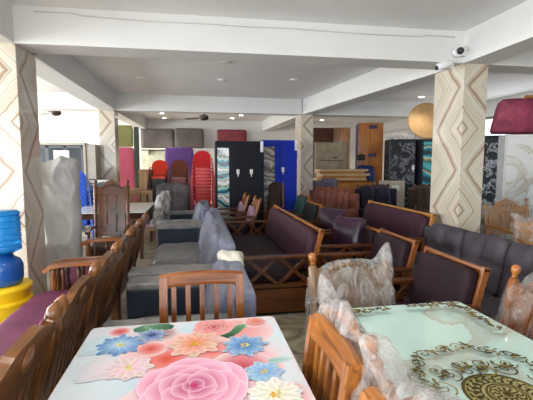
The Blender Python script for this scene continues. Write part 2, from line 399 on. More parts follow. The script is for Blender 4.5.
# ------------------------------------------------------------------ dining chairs, plain slatted
def slat_chair(label, loc, rz, w=.43, d=.44, h=.95, nsl=5, kind='honey', rail=.085, bow=.012, group=None, name='dining_chair'):
    t = thing(name, label, 'chair', loc, rz, group)
    post = [(d/2-.03, 0), (d/2-.022, .22), (d/2-.03, .44), (d/2-.022, .62), (d/2-.006, .8), (d/2+.014, h-.01)]
    def yat(z):
        for (y0, z0), (y1, z1) in zip(post, post[1:]):
            if z <= z1: return y0 + (y1-y0) * (z-z0) / (z1-z0)
        return post[-1][0]
    for s in (-1, 1):
        M().sweep([(s*(w/2-.02), y, z) for y, z in post], RECT(.042, .05), (1, 0, 0)).ob('rear_post', W(kind, 'z'), t)
        M().sweep([(s*(w/2-.025), -d/2+.03, 0), (s*(w/2-.022), -d/2+.025, .42)], RECT(.042, .042), (1, 0, 0), scale=[.75, 1]).ob('leg', W(kind, 'z'), t)
    m = M(); m.cushion((0, -.01, .44), (w+.01, d-.02, .045), 9, seg=8); m.ob('seat', W(kind, 'y'), t)
    m = M(); m.box((0, -d/2+.035, .385), (w-.08, .022, .07)); m.box((0, d/2-.05, .385), (w-.08, .022, .07))
    for s in (-1, 1): m.box((s*(w/2-.025), 0, .385), (.022, d-.1, .07)); m.box((s*(w/2-.025), 0, .18), (.018, d-.08, .03))
    m.ob('apron', W(kind, 'x'), t)
    # curved top rail
    zc = h - rail/2; pts = []
    for i in range(13):
        u = -1 + i / 6; pts.append((u * (w/2 + .002), yat(zc) + .012 - bow * (u*u) + bow * .3, zc + .012 * (1 - u*u)))
    sec = [(-rail/2, -.018), (-rail/2+.014, -.026), (rail/2-.016, -.026), (rail/2, -.012), (rail/2, .012), (rail/2-.016, .026), (-rail/2+.014, .026), (-rail/2, .018)]
    M().sweep(pts, sec, (0, .33, 1), smooth=False).ob('top_rail', W(kind, 'x'), t)
    M().box((0, yat(.55), .55), (w-.06, .022, .045)).ob('lower_rail', W(kind, 'x'), t)
    for i in range(nsl):
        x = (i - (nsl-1)/2) * (w - .07) / nsl
        M().sweep([(x, yat(z) + .004, z) for z in (.56, .66, .76, zc - rail/2 + .02)], RECT(.026, .016), (1, 0, 0)).ob('slat', W(kind, 'z'), t)
    return t
slat_chair('glossy brown slatted wooden chair tucked under the far end of the flower table', (.02, 1.88, 0), 0, w=.44, d=.42, h=.96, nsl=5, kind='teak', rail=.075)
slat_chair('unwrapped honey wood slatted chair at the right side of the flower table, the far one', (.235, 1.265, 0), -90, w=.41, d=.42, h=.955, nsl=5, kind='honey', rail=.095, group='honey chairs by the flower table')
slat_chair('unwrapped honey wood slatted chair at the right side of the flower table, nearest the camera', (.235, .76, 0), -90, w=.41, d=.42, h=.94, nsl=5, kind='honey', rail=.095, group='honey chairs by the flower table')

# ------------------------------------------------------------------ carved dining chairs with ball finials under film
def arch(u): return .10 * max(0, 1 - (abs(u) / .62) ** 2.2)
def carved_chair(label, loc, rz, w=.46, d=.46, h=1.0, kind='brown', wrap=None, cover=.55, seed=1, peaks=(0, 0), group=None, bare=(), name='wrapped_chair', seatm=None, wz=.5, amp=.025, wd=.13, ball_k='honey', arms=False, acr=1.0):
    t = thing(name, label, 'chair', loc, rz, group)
    A = R(9); z0, y0 = .45, d/2-.03; xf = lean(z0, y0, A)
    for s in (-1, 1):
        x = s*(w/2-.025)
        p = M(); p.lathe([(.024, .45), (.028, .50), (.02, .53), (.026, .57), (.026, .70), (.019, .74), (.026, .79), (.027, h-.1), (.018, h-.085)], (x, y0, 0), 12, xf=xf)
        po = p.ob('rear_post', W(kind, 'z'), t)
        if not wrap or s in bare: M().lathe([(.010, h-.085), (.016, h-.075), (.011, h-.066), (.018, h-.058), (.0235, h-.045), (.0235, h-.030), (.017, h-.016), (.004, h-.010)], (x, y0, 0), 14, xf=xf).ob('finial', W(ball_k, 'z'), po)
        M().bar((x, d/2-.03, 0), (x, d/2-.03, .46), .042, .042).ob('leg', W(kind, 'z'), t)
        M().lathe([(.018, 0), (.024, .04), (.016, .08), (.03, .16), (.018, .28), (.026, .33), (.026, .42)], (s*(w/2-.03), -d/2+.04, 0), 12).ob('leg', W(kind, 'z'), t)
        if arms:
            M().sweep([(s*(w/2-.01), d/2-.02, .68), (s*(w/2+.01), 0, .69), (s*(w/2), -d/2+.06, .66)], RECT(.055, .03), (1, 0, 0)).ob('arm_rest', W(kind, 'y'), t)
            M().lathe([(.022, .42), (.016, .5), (.026, .56), (.016, .65)], (s*(w/2-.01), -d/2+.08, 0), 10).ob('arm_post', W(kind, 'z'), t)
    M().cushion((0, -.01, .45), (w, d-.03, .07), 7, seg=8).ob('seat', seatm or pale_mauve, t)
    M().box((0, 0, .39), (w-.06, d-.06, .07)).ob('seat_rail', W(kind, 'x'), t)
    iw = w/2-.045
    poly = [(-iw, h-.20), (iw, h-.20)] + [(iw * u, h - .115 + acr * arch(u) + .012 * math.cos(u * 14)) for u in [1 - i / 10 for i in range(21)]]
    m = M(); m.prism(poly, 'y', y0-.016, y0+.016, xf=xf, bev=.005)
    for i in range(-3, 4): m.lathe([(.004, -.012), (.016, -.004), (.018, 0), (.012, .012), (.003, .014)], (0, 0, 0), 8, xf=xf @ Matrix.Translation((i*iw*.22, y0-.02, h-.14 + .05*(1-(i/3.4)**2))) @ Matrix.Rotation(R(90), 4, 'X'))
    m.ob('crest_rail', W(kind, 'x'), t)
    m = M(); m.box((0, y0, .58), (iw*2, .024, .05), xf=xf); m.box((0, y0, h-.21), (iw*2, .026, .04), xf=xf); m.ob('cross_rail', W(kind, 'x'), t)
    m = M()
    for u in (-1, 0, 1): m.box((u*iw*.66, y0, (.6+h-.22)/2), (iw*.56, .014, h-.22-.6), xf=xf, bev=.006)
    for u in (-.33, .33): m.box((u*iw, y0, (.6+h-.22)/2), (iw*.06, .022, h-.22-.6), xf=xf)
    m.ob('back_panel', W(kind, 'z'), t)
    if wrap:
        def top(s):
            b = h - .09 + acr * arch(s) * 1.05
            e = min(1, max(0, (abs(s) - .50) / .44)); e = e * e * (3 - 2 * e)
            k = peaks[0] if s < 0 else peaks[1]
            return b + e * (.085 + k if k >= 0 else k)
        ta = math.tan(A)
        m = M(); m.wrap(w * 1.06, wd, wz, top, lambda z: y0 + (z - z0) * ta, seed, amp)
        m.ob('plastic_wrap', wrap, t, 'crumpled clear plastic film' if wrap is clear else 'crumpled milky plastic film')
    return t
carved_chair('plastic-wrapped carved chair with a bare wooden ball, far end of the marble table', (.93, 1.96, 0), 4, w=.53, d=.46, h=1.035, kind='mud', wrap=sheet_wrap('cloudy polythene', (.76, .73, .70), .03, .52, .1, 11.), seed=3, peaks=(-.07, .025), bare=(-1,), wz=.52, amp=.022, wd=.10, acr=.22, group='plastic-wrapped carved chairs')
carved_chair('plastic-wrapped carved chair at the left side of the mint marble table, the far one', (.80, 1.31, 0), 90, w=.48, d=.44, h=1.04, kind='honey', wrap=milky, seed=5, bare=(-1,), peaks=(-.05, .045), wz=.45, amp=.035, wd=.17, group='plastic-wrapped carved chairs')
carved_chair('plastic-wrapped carved chair at the left side of the mint marble table, nearest the camera', (.80, .81, 0), 90, w=.48, d=.44, h=1.0, kind='honey', wrap=milky, seed=11, bare=(), peaks=(.0, .03), wz=.45, amp=.06, wd=.30, group='plastic-wrapped carved chairs')
carved_chair('plastic-wrapped carved chair at the right side of the mint marble table', (1.42, 1.60, 0), -90, w=.5, d=.44, h=1.02, kind='teak', wrap=clear, seed=8, bare=(-1,), peaks=(-.03, .02), wz=.5, amp=.02, wd=.13, group='plastic-wrapped carved chairs')

# ------------------------------------------------------------------ tables with printed glass tops
def lin(c): return tuple((x / 12.92 if x <= .04045 else ((x + .055) / 1.055) ** 2.4) for x in c)
class Print:
    """flat printed artwork: coloured patches, each a hair above the one before"""
    def __init__(s, z): s.bm = bmesh.new(); s.L = s.bm.loops.layers.float_color.new('Col'); s.z = z
    def poly(s, pts, cols):
        s.z += .00001; vs = [s.bm.verts.new((x, y, s.z)) for x, y in pts]
        f = s.bm.faces.new(vs)
        if f.calc_area() and f.normal.z < 0: pass
        f.normal_update()
        for l, c in zip(f.loops, cols): l[s.L] = (*lin(c), 1)
        if f.normal.z < 0: f.normal_flip()
    def fan(s, c, pts, cc, ce, cm=None):
        """patch with a centre colour running to an edge colour"""
        s.z += .00001; n = len(pts)
        v0 = s.bm.verts.new((*c, s.z)); mid = [s.bm.verts.new((c[0]*.4+x*.6, c[1]*.4+y*.6, s.z)) for x, y in pts]; vs = [s.bm.verts.new((x, y, s.z)) for x, y in pts]
        cm = cm or [(a+b)/2 for a, b in zip(cc, ce)]
        for i in range(n):
            j = (i+1) % n
            for q, k in (((v0, mid[i], mid[j]), (cc, cm, cm)), ((mid[i], vs[i], vs[j], mid[j]), (cm, ce, ce, cm))):
                f = s.bm.faces.new(q); f.normal_update()
                for l in f.loops: l[s.L] = (*lin(k[q.index(l.vert)]), 1)
                if f.normal.z < 0: f.normal_flip()
    def petal(s, c, a, ln, w, c0, c1, tip=.35, r0=0.):
        ux, uy = math.cos(a), math.sin(a); n = 9; L, Rr = [], []
        for i in range(n):
            u = i / (n-1); hw = w/2 * (math.sin(PI * min(1, u * .80 + .10)) ** (1 - tip) if u < 1 else .25)
            x = r0 + ln * u; L.append((c[0]+ux*x-uy*hw, c[1]+uy*x+ux*hw, u)); Rr.append((c[0]+ux*x+uy*hw, c[1]+uy*x-ux*hw, u))
        s.z += .00001; mk = lambda p: s.bm.verts.new((p[0], p[1], s.z))
        Lv, Rv = [mk(p) for p in L], [mk(p) for p in Rr]; Cv = [mk((c[0]+ux*(r0+ln*i/(n-1)), c[1]+uy*(r0+ln*i/(n-1)))) for i in range(n)]
        mix = lambda u, k: [(a_*(1-u)+b_*u)*k for a_, b_ in zip(c0, c1)]
        for i in range(n-1):
            for X, Y, ka, kb in ((Rv, Cv, 1.03, .93), (Cv, Lv, .93, 1.03)):
                f = s.bm.faces.new((X[i], X[i+1], Y[i+1], Y[i])); f.normal_update()
                cs = [mix(i/(n-1), ka), mix((i+1)/(n-1), ka), mix((i+1)/(n-1), kb), mix(i/(n-1), kb)]
                for l, cc in zip(f.loops, cs): l[s.L] = (*lin([min(1, q) for q in cc]), 1)
                if f.normal.z < 0: f.normal_flip()
    def daisy(s, c, r, n, c0, c1, eye=(.95, .82, .35), w=.62, layers=2, rot=0.):
        for k in range(layers):
            for i in range(n):
                a = rot + 2*PI*(i + .5*k)/n + rnd.uniform(-.06, .06)
                s.petal(c, a, r*(1-.16*k)*rnd.uniform(.92, 1.05), r*w, [x*(.9+.1*k) for x in c0], [x*rnd.uniform(.93, 1.0) for x in c1])
        for i in range(16):
            a = rnd.uniform(0, 2*PI); q = r*.2*math.sqrt(rnd.random()); e = [x*rnd.uniform(.75, 1.05) for x in eye]
            s.disc((c[0]+q*math.cos(a), c[1]+q*math.sin(a)), r*.05, [min(1, x) for x in e])
    def disc(s, c, r, col, n=8, ce=None):
        s.fan(c, [(c[0]+r*math.cos(2*PI*i/n), c[1]+r*math.sin(2*PI*i/n)) for i in range(n)], col, ce or col)
    def rose(s, c, r, edge, deep, rings=7, rot=0.):
        for k in range(rings):
            q = r * (1 - k / rings) ** .95; n = 5 if k < 3 else 4 if k < 4 else 3
            e = [min(1, x*(1.0 - .02*k)) for x in edge]; dp = [x*(1-.03*k) for x in deep]
            for i in range(n):
                a = rot + k*.7 + 2*PI*i/n; pts = []
                cx, cy = c[0] + math.cos(a)*q*.42, c[1] + math.sin(a)*q*.42
                for j in range(18):
                    b = 2*PI*j/18; u = math.cos(b); w_ = math.sin(b); rr = q*.60*(1+.06*math.sin(3*b+k+i))
                    pts.append((cx + (math.cos(a)*u*.95 - math.sin(a)*w_*1.12)*rr, cy + (math.sin(a)*u*.95 + math.cos(a)*w_*1.12)*rr))
                s.fan((cx - math.cos(a)*q*.34, cy - math.sin(a)*q*.34), pts, dp, e, [(x*.5+y*.5) for x, y in zip(e, dp)]); s.line(pts[-5:] + pts[:6], q*.022, [min(1, x*1.06+.03) for x in e])
        s.disc(c, r*.07, deep, 10)
    def line(s, pts, w, col):
        for i, (p, q) in enumerate(zip(pts, pts[1:])):
            dx, dy = q[0]-p[0], q[1]-p[1]; l = math.hypot(dx, dy) or 1; nx, ny = -dy/l*w/2, dx/l*w/2
            s.poly([(p[0]+nx, p[1]+ny), (p[0]-nx, p[1]-ny), (q[0]-nx, q[1]-ny), (q[0]+nx, q[1]+ny)], [col]*4)
    def curl(s, c, a, r, turns, w, col, hand=1):
        pts = []
        for i in range(22):
            u = i/21; q = r*(1-u)**.8; b = a + hand*2*PI*turns*u; pts.append((c[0]+q*math.cos(b), c[1]+q*math.sin(b)))
        s.line(pts, w, col)
def rounded(x0, x1, y0, y1, r=.03, n=5):
    out = []
    for cx, cy, a0 in ((x1-r, y1-r, 0), (x0+r, y1-r, 90), (x0+r, y0+r, 180), (x1-r, y0+r, 270)):
        for i in range(n+1): a = R(a0 + 90*i/n); out.append((cx + r*math.cos(a), cy + r*math.sin(a)))
    return out
def table(label, x0, x1, y0, y1, h, topm, kind, art=None, edge=None, leg=.07, name='dining_table', group=None):
    t = thing(name, label, 'table', ((x0+x1)/2, (y0+y1)/2, 0), 0, group); a, b = (x1-x0)/2, (y1-y0)/2
    M().prism(rounded(-a, a, -b, b), 'z', h-.014, h, bev=.002).ob('glass_top', topm, t)
    m = M(); m.prism(rounded(-a+.03, a-.03, -b+.03, b-.03), 'z', h-.032, h-.0142)
    m.box((0, -b+.11, h-.075), (2*a-.2, .025, .085)); m.box((0, b-.11, h-.075), (2*a-.2, .025, .085))
    for s in (-1, 1): m.box((s*(a-.09), 0, h-.075), (.025, 2*b-.22, .085))
    m.ob('frame', W(kind, 'y'), t)
    for sx in (-1, 1):
        for sy in (-1, 1):
            M().sweep([(sx*(a-.09), sy*(b-.11), 0), (sx*(a-.09), sy*(b-.11), .3), (sx*(a-.09), sy*(b-.11), h-.033)], RECT(leg, leg), (1, 0, 0), scale=[.7, .85, 1]).ob('leg', W(kind, 'z'), t)
    if art:
        me = bpy.data.meshes.new('printed_artwork'); 
        bmesh.ops.translate(art.bm, vec=(-(x0+x1)/2, -(y0+y1)/2, 0), verts=art.bm.verts[:]); art.bm.to_mesh(me); art.bm.free()
        me.materials.append(colour_attr(name + ' print', .07)); o = bpy.data.objects.new('printed_artwork', me); LINK(o); o.parent = t
    return t
# flower print
H = .77
fp = Print(H + .0002); x0, x1, y0, y1 = -.497, .377, .45, 1.925
nx, ny = 14, 20     # soft pastel ground of the print
def ground(x, y):
    u = noise.noise(Vector((x*3.1+4, y*3.1, .3))); v = noise.noise(Vector((x*2.6-7, y*2.6, 5.3)))
    pk, wh, bl = (.94, .74, .77), (.87, .92, .95), (.78, .88, .94)
    e = max(0, min(1, (x + .5) / .34)); e2 = max(0, min(1, .45 + u*1.5))
    k = [a*(1-e2)+b*e2 for a, b in zip(wh, pk)]; k = [a*(1-e)*1.0 + b*e for a, b in zip(wh, k)]
    f = max(0, min(.9, v*2.2)) ; return [a*(1-f)+b*f for a, b in zip(k, bl)]
pad = .005
for i in range(nx):
    for j in range(ny):
        q = [(x0+pad+(x1-x0-2*pad)*(i+a)/nx, y0+pad+(y1-y0-2*pad)*(j+b)/ny) for a, b in ((0,0),(1,0),(1,1),(0,1))]
        fp.z = H + .0002; fp.poly(q, [ground(*p) for p in q])
def inside(o): return o
for c, r, col in (((.18, 1.78), .17, (.92, .58, .58)), ((.15, 1.47), .18, (.90, .55, .60)), ((-.12, 1.60), .20, (.95, .66, .63)), ((-.1, 1.2), .2, (.94, .64, .70)), ((.26, 1.2), .13, (.92, .66, .70)), ((.05, 1.60), .13, (.90, .45, .42)), ((-.13, 1.56), .11, (.88, .28, .22)), ((.16, 1.45), .13, (.80, .28, .34)), ((-.20, 1.66), .07, (.85, .30, .25)), ((-.36, 1.86), .05, (.85, .30, .28)), ((.27, 1.86), .06, (.92, .50, .48)), ((-.17, 1.80), .08, (.55, .45, .42))):
    fp.disc(c, r, col, 26, [a*.06 + b*.94 for a, b in zip(col, (.95, .86, .88))])
for c, a, l, w, c0, c1 in (((-.30, 1.86), .3, .17, .09, (.30, .50, .40), (.55, .72, .60)), ((-.12, 1.87), 2.9, .14, .08, (.16, .38, .28), (.50, .68, .55)), ((.10, 1.73), .75, .17, .06, (.20, .42, .30), (.62, .78, .66)), ((.12, 1.71), .95, .16, .05, (.14, .34, .24), (.45, .66, .52)), ((.27, 1.47), .1, .10, .05, (.62, .78, .78), (.82, .90, .88))):
    fp.petal(c, a, l, w, c0, c1)
fp.rose((.07, 1.835), .10, (.97, .70, .70), (.80, .28, .32), 5)
fp.daisy((.275, 1.865), .05, 8, (.90, .45, .40), (.96, .72, .68), (.93, .75, .40))
for i in range(9): fp.petal((-.34, 1.71), PI*.72 + i*.16, .16, .05, (.66, .84, .91), (.87, .92, .95))       # brushed blue streaks
for i in range(9): fp.petal((-.26, 1.50), PI*.80 + i*.12, .19, .05, (.95, .82, .85), (.89, .91, .94))
fp.daisy((-.335, 1.715), .105, 8, (.82, .92, .97), (.42, .61, .86), (.93, .88, .45), .34)
fp.daisy((-.21, 1.79), .075, 7, (.25, .34, .60), (.78, .86, .95), (.25, .30, .45), .30)
fp.daisy((-.265, 1.505), .095, 8, (.97, .82, .84), (.97, .90, .91), (.96, .90, .50), .45)
fp.daisy((-.02, 1.67), .125, 8, (.93, .55, .42), (.98, .84, .80), (.95, .70, .25), .42)
fp.daisy((.19, 1.615), .105, 9, (.24, .45, .76), (.72, .84, .95), (.96, .88, .35), .30)
fp.daisy((.235, 1.39), .082, 7, (.48, .66, .88), (.74, .86, .96), (.92, .80, .35), .46)
fp.daisy((-.36, 1.13), .14, 8, (.97, .86, .86), (.97, .94, .95), (.96, .86, .45), .5)
fp.daisy((.25, 1.24), .105, 9, (.93, .90, .80), (.99, .99, .98), (.96, .80, .28), .40)
fp.rose((-.02, 1.335), .20, (.985, .76, .85), (.78, .24, .44), 5, .3)
fp.rose((-.30, .75), .16, (.97, .76, .80), (.86, .40, .52), 7); fp.daisy((.1, .85), .15, 9, (.45, .62, .86), (.78, .88, .96)); fp.daisy((.22, .62), .12, 8, (.95, .6, .5), (.98, .86, .82))
# keep the print inside the glass
for v in fp.bm.verts: v.co.x = min(max(v.co.x, x0+pad), x1-pad); v.co.y = min(max(v.co.y, y0+pad), y1-pad)
table('dining table with a glass top printed with pink roses and blue and white flowers', x0, x1, y0, y1, H, plain('white back-painted glass', (.80, .76, .78), .06, var=.02), 'dark', fp)
# marble print with gold arabesque
X0, X1, Y0, Y1 = .615, 1.45, .45, 1.955
ap = Print(H + .0002); G = [(.42, .36, .16), (.30, .27, .14), (.55, .47, .22), (.22, .21, .13)]
g = lambda: rnd.choice(G)
cx, cy = 1.02, 1.10
for rr, col, w in ((.135, (.36, .31, .13), .012), (.118, (.62, .55, .28), .004), (.06, (.30, .26, .12), .006)):
    pass
ap.disc((cx, cy), .142, (.40, .36, .17), 40, (.30, .27, .12)); ap.disc((cx, cy), .130, (.78, .76, .58), 40, (.62, .58, .36))
for i in range(22):
    a = 2*PI*i/22; ap.curl((cx+.098*math.cos(a), cy+.098*math.sin(a)), a, .026, 1.3, .006, (.26, .22, .09)); ap.disc((cx+.122*math.cos(a+.14), cy+.122*math.sin(a+.14)), .005, (.22, .19, .08), 6)
ap.disc((cx, cy), .068, (.32, .28, .12), 30); ap.disc((cx, cy), .060, (.80, .77, .58), 30, (.64, .60, .38))
for i in range(12):
    a = 2*PI*i/12; ap.curl((cx+.036*math.cos(a), cy+.036*math.sin(a)), a+1, .020, 1.3, .005, (.26, .22, .09), -1)
for i in range(9): ap.petal((cx, cy), 2*PI*i/9, .02, .01, (.25, .21, .09), (.40, .35, .15))
for i in range(12):      # scrolls in a lozenge round the medallion
    a = 2*PI*(i+.5)/12; k = 1 + .26*math.cos(2*a); c0 = (cx+.175*k*math.cos(a)*.95, cy+.175*k*math.sin(a)*1.15)
    ap.curl(c0, a+2.2, .046, 1.5, .006, g()); ap.curl((c0[0]+.05*math.cos(a), c0[1]+.05*math.sin(a)), a-1.2, .036, 1.35, .005, g(), -1)
    for j in range(7):
        b = a + rnd.uniform(-1.2, 1.2); q = rnd.uniform(0, .05); ap.petal((c0[0]+q*math.cos(b), c0[1]+q*math.sin(b)), b + rnd.uniform(-.8, .8), rnd.uniform(.02, .04), .012, g(), g())
for i in range(60):
    a = 2*PI*i/60; k = 1 + .10*math.cos(6*a); ap.petal((cx+.275*k*math.cos(a), cy+.32*k*math.sin(a)), a + rnd.uniform(-1.3, 1.3), rnd.uniform(.012, .03), .011, g(), g())
ring = [(cx+(.285+.022*math.cos(9*2*PI*i/120))*math.cos(2*PI*i/120), cy+(.33+.025*math.cos(9*2*PI*i/120))*math.sin(2*PI*i/120)) for i in range(121)]
for i in range(0, 120, 6):
    p = ring[i]; q = ring[i+6]; a = math.atan2(q[1]-p[1], q[0]-p[0])
    ap.line(ring[i:i+5], .005, g()); ap.curl(((p[0]+q[0])/2, (p[1]+q[1])/2), a, .030, 1.4, .006, g(), 1 if i % 12 else -1)
    for j in range(4): ap.petal((p[0]+rnd.uniform(-.015, .015), p[1]+rnd.uniform(-.015, .015)), a + rnd.uniform(-1.4, 1.4), rnd.uniform(.02, .04), .013, g(), g())
for sx in (-1, 1):
    for sy in (-1, 1):       # corner sprays
        kx, ky = (X1-.085 if sx > 0 else X0+.085), (Y1-.08 if sy > 0 else Y0+.08)
        ap.curl((kx-sx*.03, ky-sy*.03), 0, .035, 1.5, .006, g()); ap.curl((kx-sx*.075, ky-sy*.06), 1, .03, 1.3, .005, g(), -1)
        for L, ax in ((.28, 0), (.36, 1)):
            for j in range(int(L*90)):
                u = (j+.5)/(L*90); wv = .022*math.sin(u*16)*(1-u)
                p = (kx - sx*(u*L if ax == 0 else .012+wv), ky - sy*(u*L if ax == 1 else .012+wv))
                ap.petal(p, rnd.uniform(0, 6.3), rnd.uniform(.022, .046)*(1.15-u*.5), .016, g(), g()); ap.petal((p[0]-sx*.014, p[1]-sy*.014), rnd.uniform(0, 6.3), rnd.uniform(.018, .036)*(1.1-u*.8), .013, g(), g())
            for j in range(3):
                u = .18 + .26*j; ap.curl((kx - sx*(u*L if ax == 0 else .022), ky - sy*(u*L if ax == 1 else .022)), j, .024*(1.1-u*.5), 1.3, .004, g(), 1 if j % 2 else -1)
def marble_vein(pts, w): ap.line(pts, w, (.58, .50, .42))
m_top = veined('mint green marble print', (.54, .74, .68), (.42, .36, .27), .9, .05, .494, .503)
table('dining table with a mint marble glass top and gold filigree medallion', X0, X1, Y0, Y1, H, m_top, 'dark', ap)

# ------------------------------------------------------------------ wooden framed sofas with crossed arm slats
def xsofa(label, cat, loc, L, D=.80, arm=.62, bh=.88, kind='brown', cm=None, bm_=None, seats=1, rz=-90, name='sofa', group=None, seat_z=.42, panel=True, over=.04, tilt=14, gold='honey', nx=2, pads=None):
    """faces -y; the two arm ends carry crossed slats over a low panel"""
    t = thing(name, label, cat, loc, rz, group); cm = cm or purple; bm_ = bm_ or cm
    for s in (-1, 1):
        x = s*(L/2-.035); m = M()
        m.box((x, -D/2+.03, (arm-.03)/2), (.06, .055, arm-.03)); m.box((x, D/2-.06, (arm-.03)/2), (.06, .06, arm-.03))
        m.box((x, 0, .31), (.045, D-.08, .04)); m.box((x, 0, .06), (.045, D-.08, .05))
        m.box((x, 0, .175), (.026, D-.10, .20)); m.box((x, 0, .175), (.036, D-.10, .012))
        q = (D-.14)/nx
        for i in range(nx):
            ya = -D/2+.07+q*i+.015; yb = ya+q-.03
            m.bar((x, ya, .33), (x, yb, arm-.03), .022, .034); m.bar((x+.003, ya, arm-.03), (x+.003, yb, .33), .022, .034)
        a = m.ob('arm_frame', W(kind, 'y'), t)
        M().box((x, -.01, arm-.015), (.085, D+.03, .032), bev=.008).ob('arm_rest', W(gold if kind == 'honey' else 'brown', 'y', .2), a)
    m = M(); m.box((0, -D/2+.04, .20), (L-.13, .035, .26)); m.box((0, D/2-.07, .20), (L-.13, .03, .26)); m.box((0, 0, .30), (L-.13, D-.12, .03)); m.ob('base_frame', W(kind, 'x'), t)
    w = (L-.15)/seats
    for i in range(seats):
        M().cushion((-L/2+.075+w*(i+.5), -.03, seat_z-.05), (w-.006, D-.12, .13), 9, seg=8, wob=.004, seed=i).ob('seat_cushion', cm, t)
    xf = lean(.36, D/2-.10, R(tilt)); yb = D/2-.10; fw = L - .02
    m = M(); m.box((0, yb+.03, bh-.02), (fw, .05, .026), xf=xf, bev=.006)
    for s in (-1, 1): m.box((s*(fw/2-.014), yb+.028, (bh+.30)/2), (.028, .05, bh-.30), xf=xf, bev=.005)
    m.box((0, yb+.045, (bh+.36)/2), (fw-.04, .012, bh-.40), xf=xf); m.ob('back_frame', W(gold, 'x', .22), t)
    for i in range(seats):
        M().cushion((-fw/2+.04+(fw-.08)/seats*(i+.5), yb-.012, (bh+.36)/2), ((fw-.08)/seats-.004, .095, bh-.44), 10, seg=8, xf=xf).ob('back_cushion', bm_, t)
    return t
xsofa('long dark wood sofa with purple seat and crossed-slat arm in the middle of the aisle', 'sofa', (.80, 5.06, 0), 2.50, .80, .62, .90, 'brown', plum, purple, 1, gold='honey')
g2 = 'purple crossed-arm armchairs'
xsofa('purple crossed-arm wooden armchair with a shiny purple pillow, nearer one right of the long sofa', 'armchair', (1.69, 4.62, 0), .84, .74, .62, .80, 'brown', plum, plum, name='armchair', group=g2, nx=2)
xsofa('purple crossed-arm wooden armchair with a shiny purple pillow, farther one right of the long sofa', 'armchair', (1.80, 5.60, 0), .84, .74, .62, .78, 'brown', plum, plum, name='armchair', group=g2, nx=2)
xsofa('purple wooden armchair just behind the plastic-wrapped chair at the marble table end', 'armchair', (1.55, 3.60, 0), .72, .74, .60, .87, 'brown', plum, plum, name='armchair', gold='teak', group=g2)
xsofa('purple wooden armchair with honey edged back beside the far right corner of the marble table', 'armchair', (1.47, 2.62, 0), .72, .74, .60, .88, 'brown', plum, plum, name='armchair', gold='teak', group=g2)
xsofa('long purple sofa back with bright honey wood rim left of the near right column', 'sofa', (2.46, 5.40, 0), 1.90, .80, .62, .94, 'teak', purple, purple, 1, gold='gold')

def pillow(label, loc, rot, size, mt, group, d=.15, wrapm=film, seed=0):
    t = thing('pillow', label, 'pillow', loc, 0, group); t.rotation_euler = rot
    M().cushion((0, 0, size/2), (size, d, size*.98), 5, pillow=True, seg=14, wob=.012, seed=seed).ob('cover', mt, t)
    if wrapm: M().cushion((0, 0, size/2), (size*1.02, d*1.12, size*1.0), 5, pillow=True, seg=16, wob=.02, seed=seed+5, nw=11.).ob('plastic_wrap', wrapm, t, 'thin clear plastic film')
    return t
shiny = plain('shiny aubergine fabric', (.045, .018, .040), .25, var=.3, bmp=.3, bscale=14.)
pillow('shiny purple pillow standing in the nearer crossed-arm armchair right of the long sofa', (1.80, 4.58, .45), (R(-16), 0, R(-52)), .46, shiny, 'shiny purple pillows', .24, None)
pillow('shiny purple pillow standing in the farther crossed-arm armchair right of the long sofa', (1.92, 5.58, .45), (R(-16), 0, R(-52)), .46, shiny, 'shiny purple pillows', .24, None, seed=3)
# charcoal tufted sofa
def bolster_sofa(label, loc, L, D, bh, mt, n, rz=-90, arm=.6, tuft=(2, 2), name='sofa', crest=None, seat=None, thick=.2, tilt=12, group=None, armm=None, pn=4.5):
    t = thing(name, label, 'sofa', loc, rz, group)
    M().box((0, 0, .20), (L, D-.02, .26), bev=.03).ob('base', mt, t)
    w = (L-.04 if not arm else L-.36)/n; off = -w*n/2
    for i in range(n):
        M().cushion((off+w*(i+.5), -.06, .39), (w-.008, D-.24, .17), 8, seg=8, wob=.006, seed=i).ob('seat_cushion', seat or mt, t)
    xf = lean(.36, D/2-.12, R(tilt))
    for i in range(n):
        M().cushion((off+w*(i+.5), D/2-.16, (.42+bh)/2), (w-.006, thick, bh-.40), pn, seg=14, wob=.008, seed=i+9, tuft=tuft, xf=xf).ob('back_cushion', mt, t)
    M().box((0, D/2-.05, (bh-.06)/2+.04), (L-.02, .10, bh-.12), bev=.03, xf=Matrix.Identity(4)).ob('back', mt, t)
    if arm:
        for s in (-1, 1): M().cushion((s*(L/2-.085), -.02, arm/2+.02), (.17, D-.04, arm-.04), 7, seg=10).ob('arm', armm or mt, t)
    for sx in (-1, 1):
        for sy in (-1, 1): M().lathe([(.018, 0), (.026, .085)], (sx*(L/2-.1), sy*(D/2-.1), 0), 10).ob('leg', W('dark', 'z'), t)
    if crest:
        m = M(); k = 40
        for i in range(n):
            a, b = off+w*i, off+w*(i+1)
            poly = [(b-.01, bh-.10), (a+.01, bh-.10)] + [(a+.01+(w-.02)*j/k, bh - .015 + .055*math.sin(PI*j/k) + .014*math.cos(j*1.4)) for j in range(k+1)]
            m.prism(poly, 'y', D/2-.20, D/2-.08, xf=xf, bev=.008)
        for i in range(n+1): m.lathe([(.035, .45), (.03, .6), (.036, bh-.06), (.022, bh-.03), (.034, bh+.02), (.02, bh+.06), (.004, bh+.07)], (off+w*i, D/2-.14, 0), 10, xf=xf)
        m.ob('carved_crest', W(crest, 'x'), t)
    return t
bolster_sofa('charcoal velvet sofa with three puffed back cushions at the foot of the near right column', (2.22, 3.06, 0), 1.98, .80, .90, charcoal, 3, tuft=(2, 2), arm=.56, thick=.2, pn=8.)
bolster_sofa('rust brown sofa with carved crest beside the far right column', (2.69, 8.10, 0), 1.45, .62, .98, rust, 3, rz=-64, crest='teak', tuft=(2, 2), arm=.62)
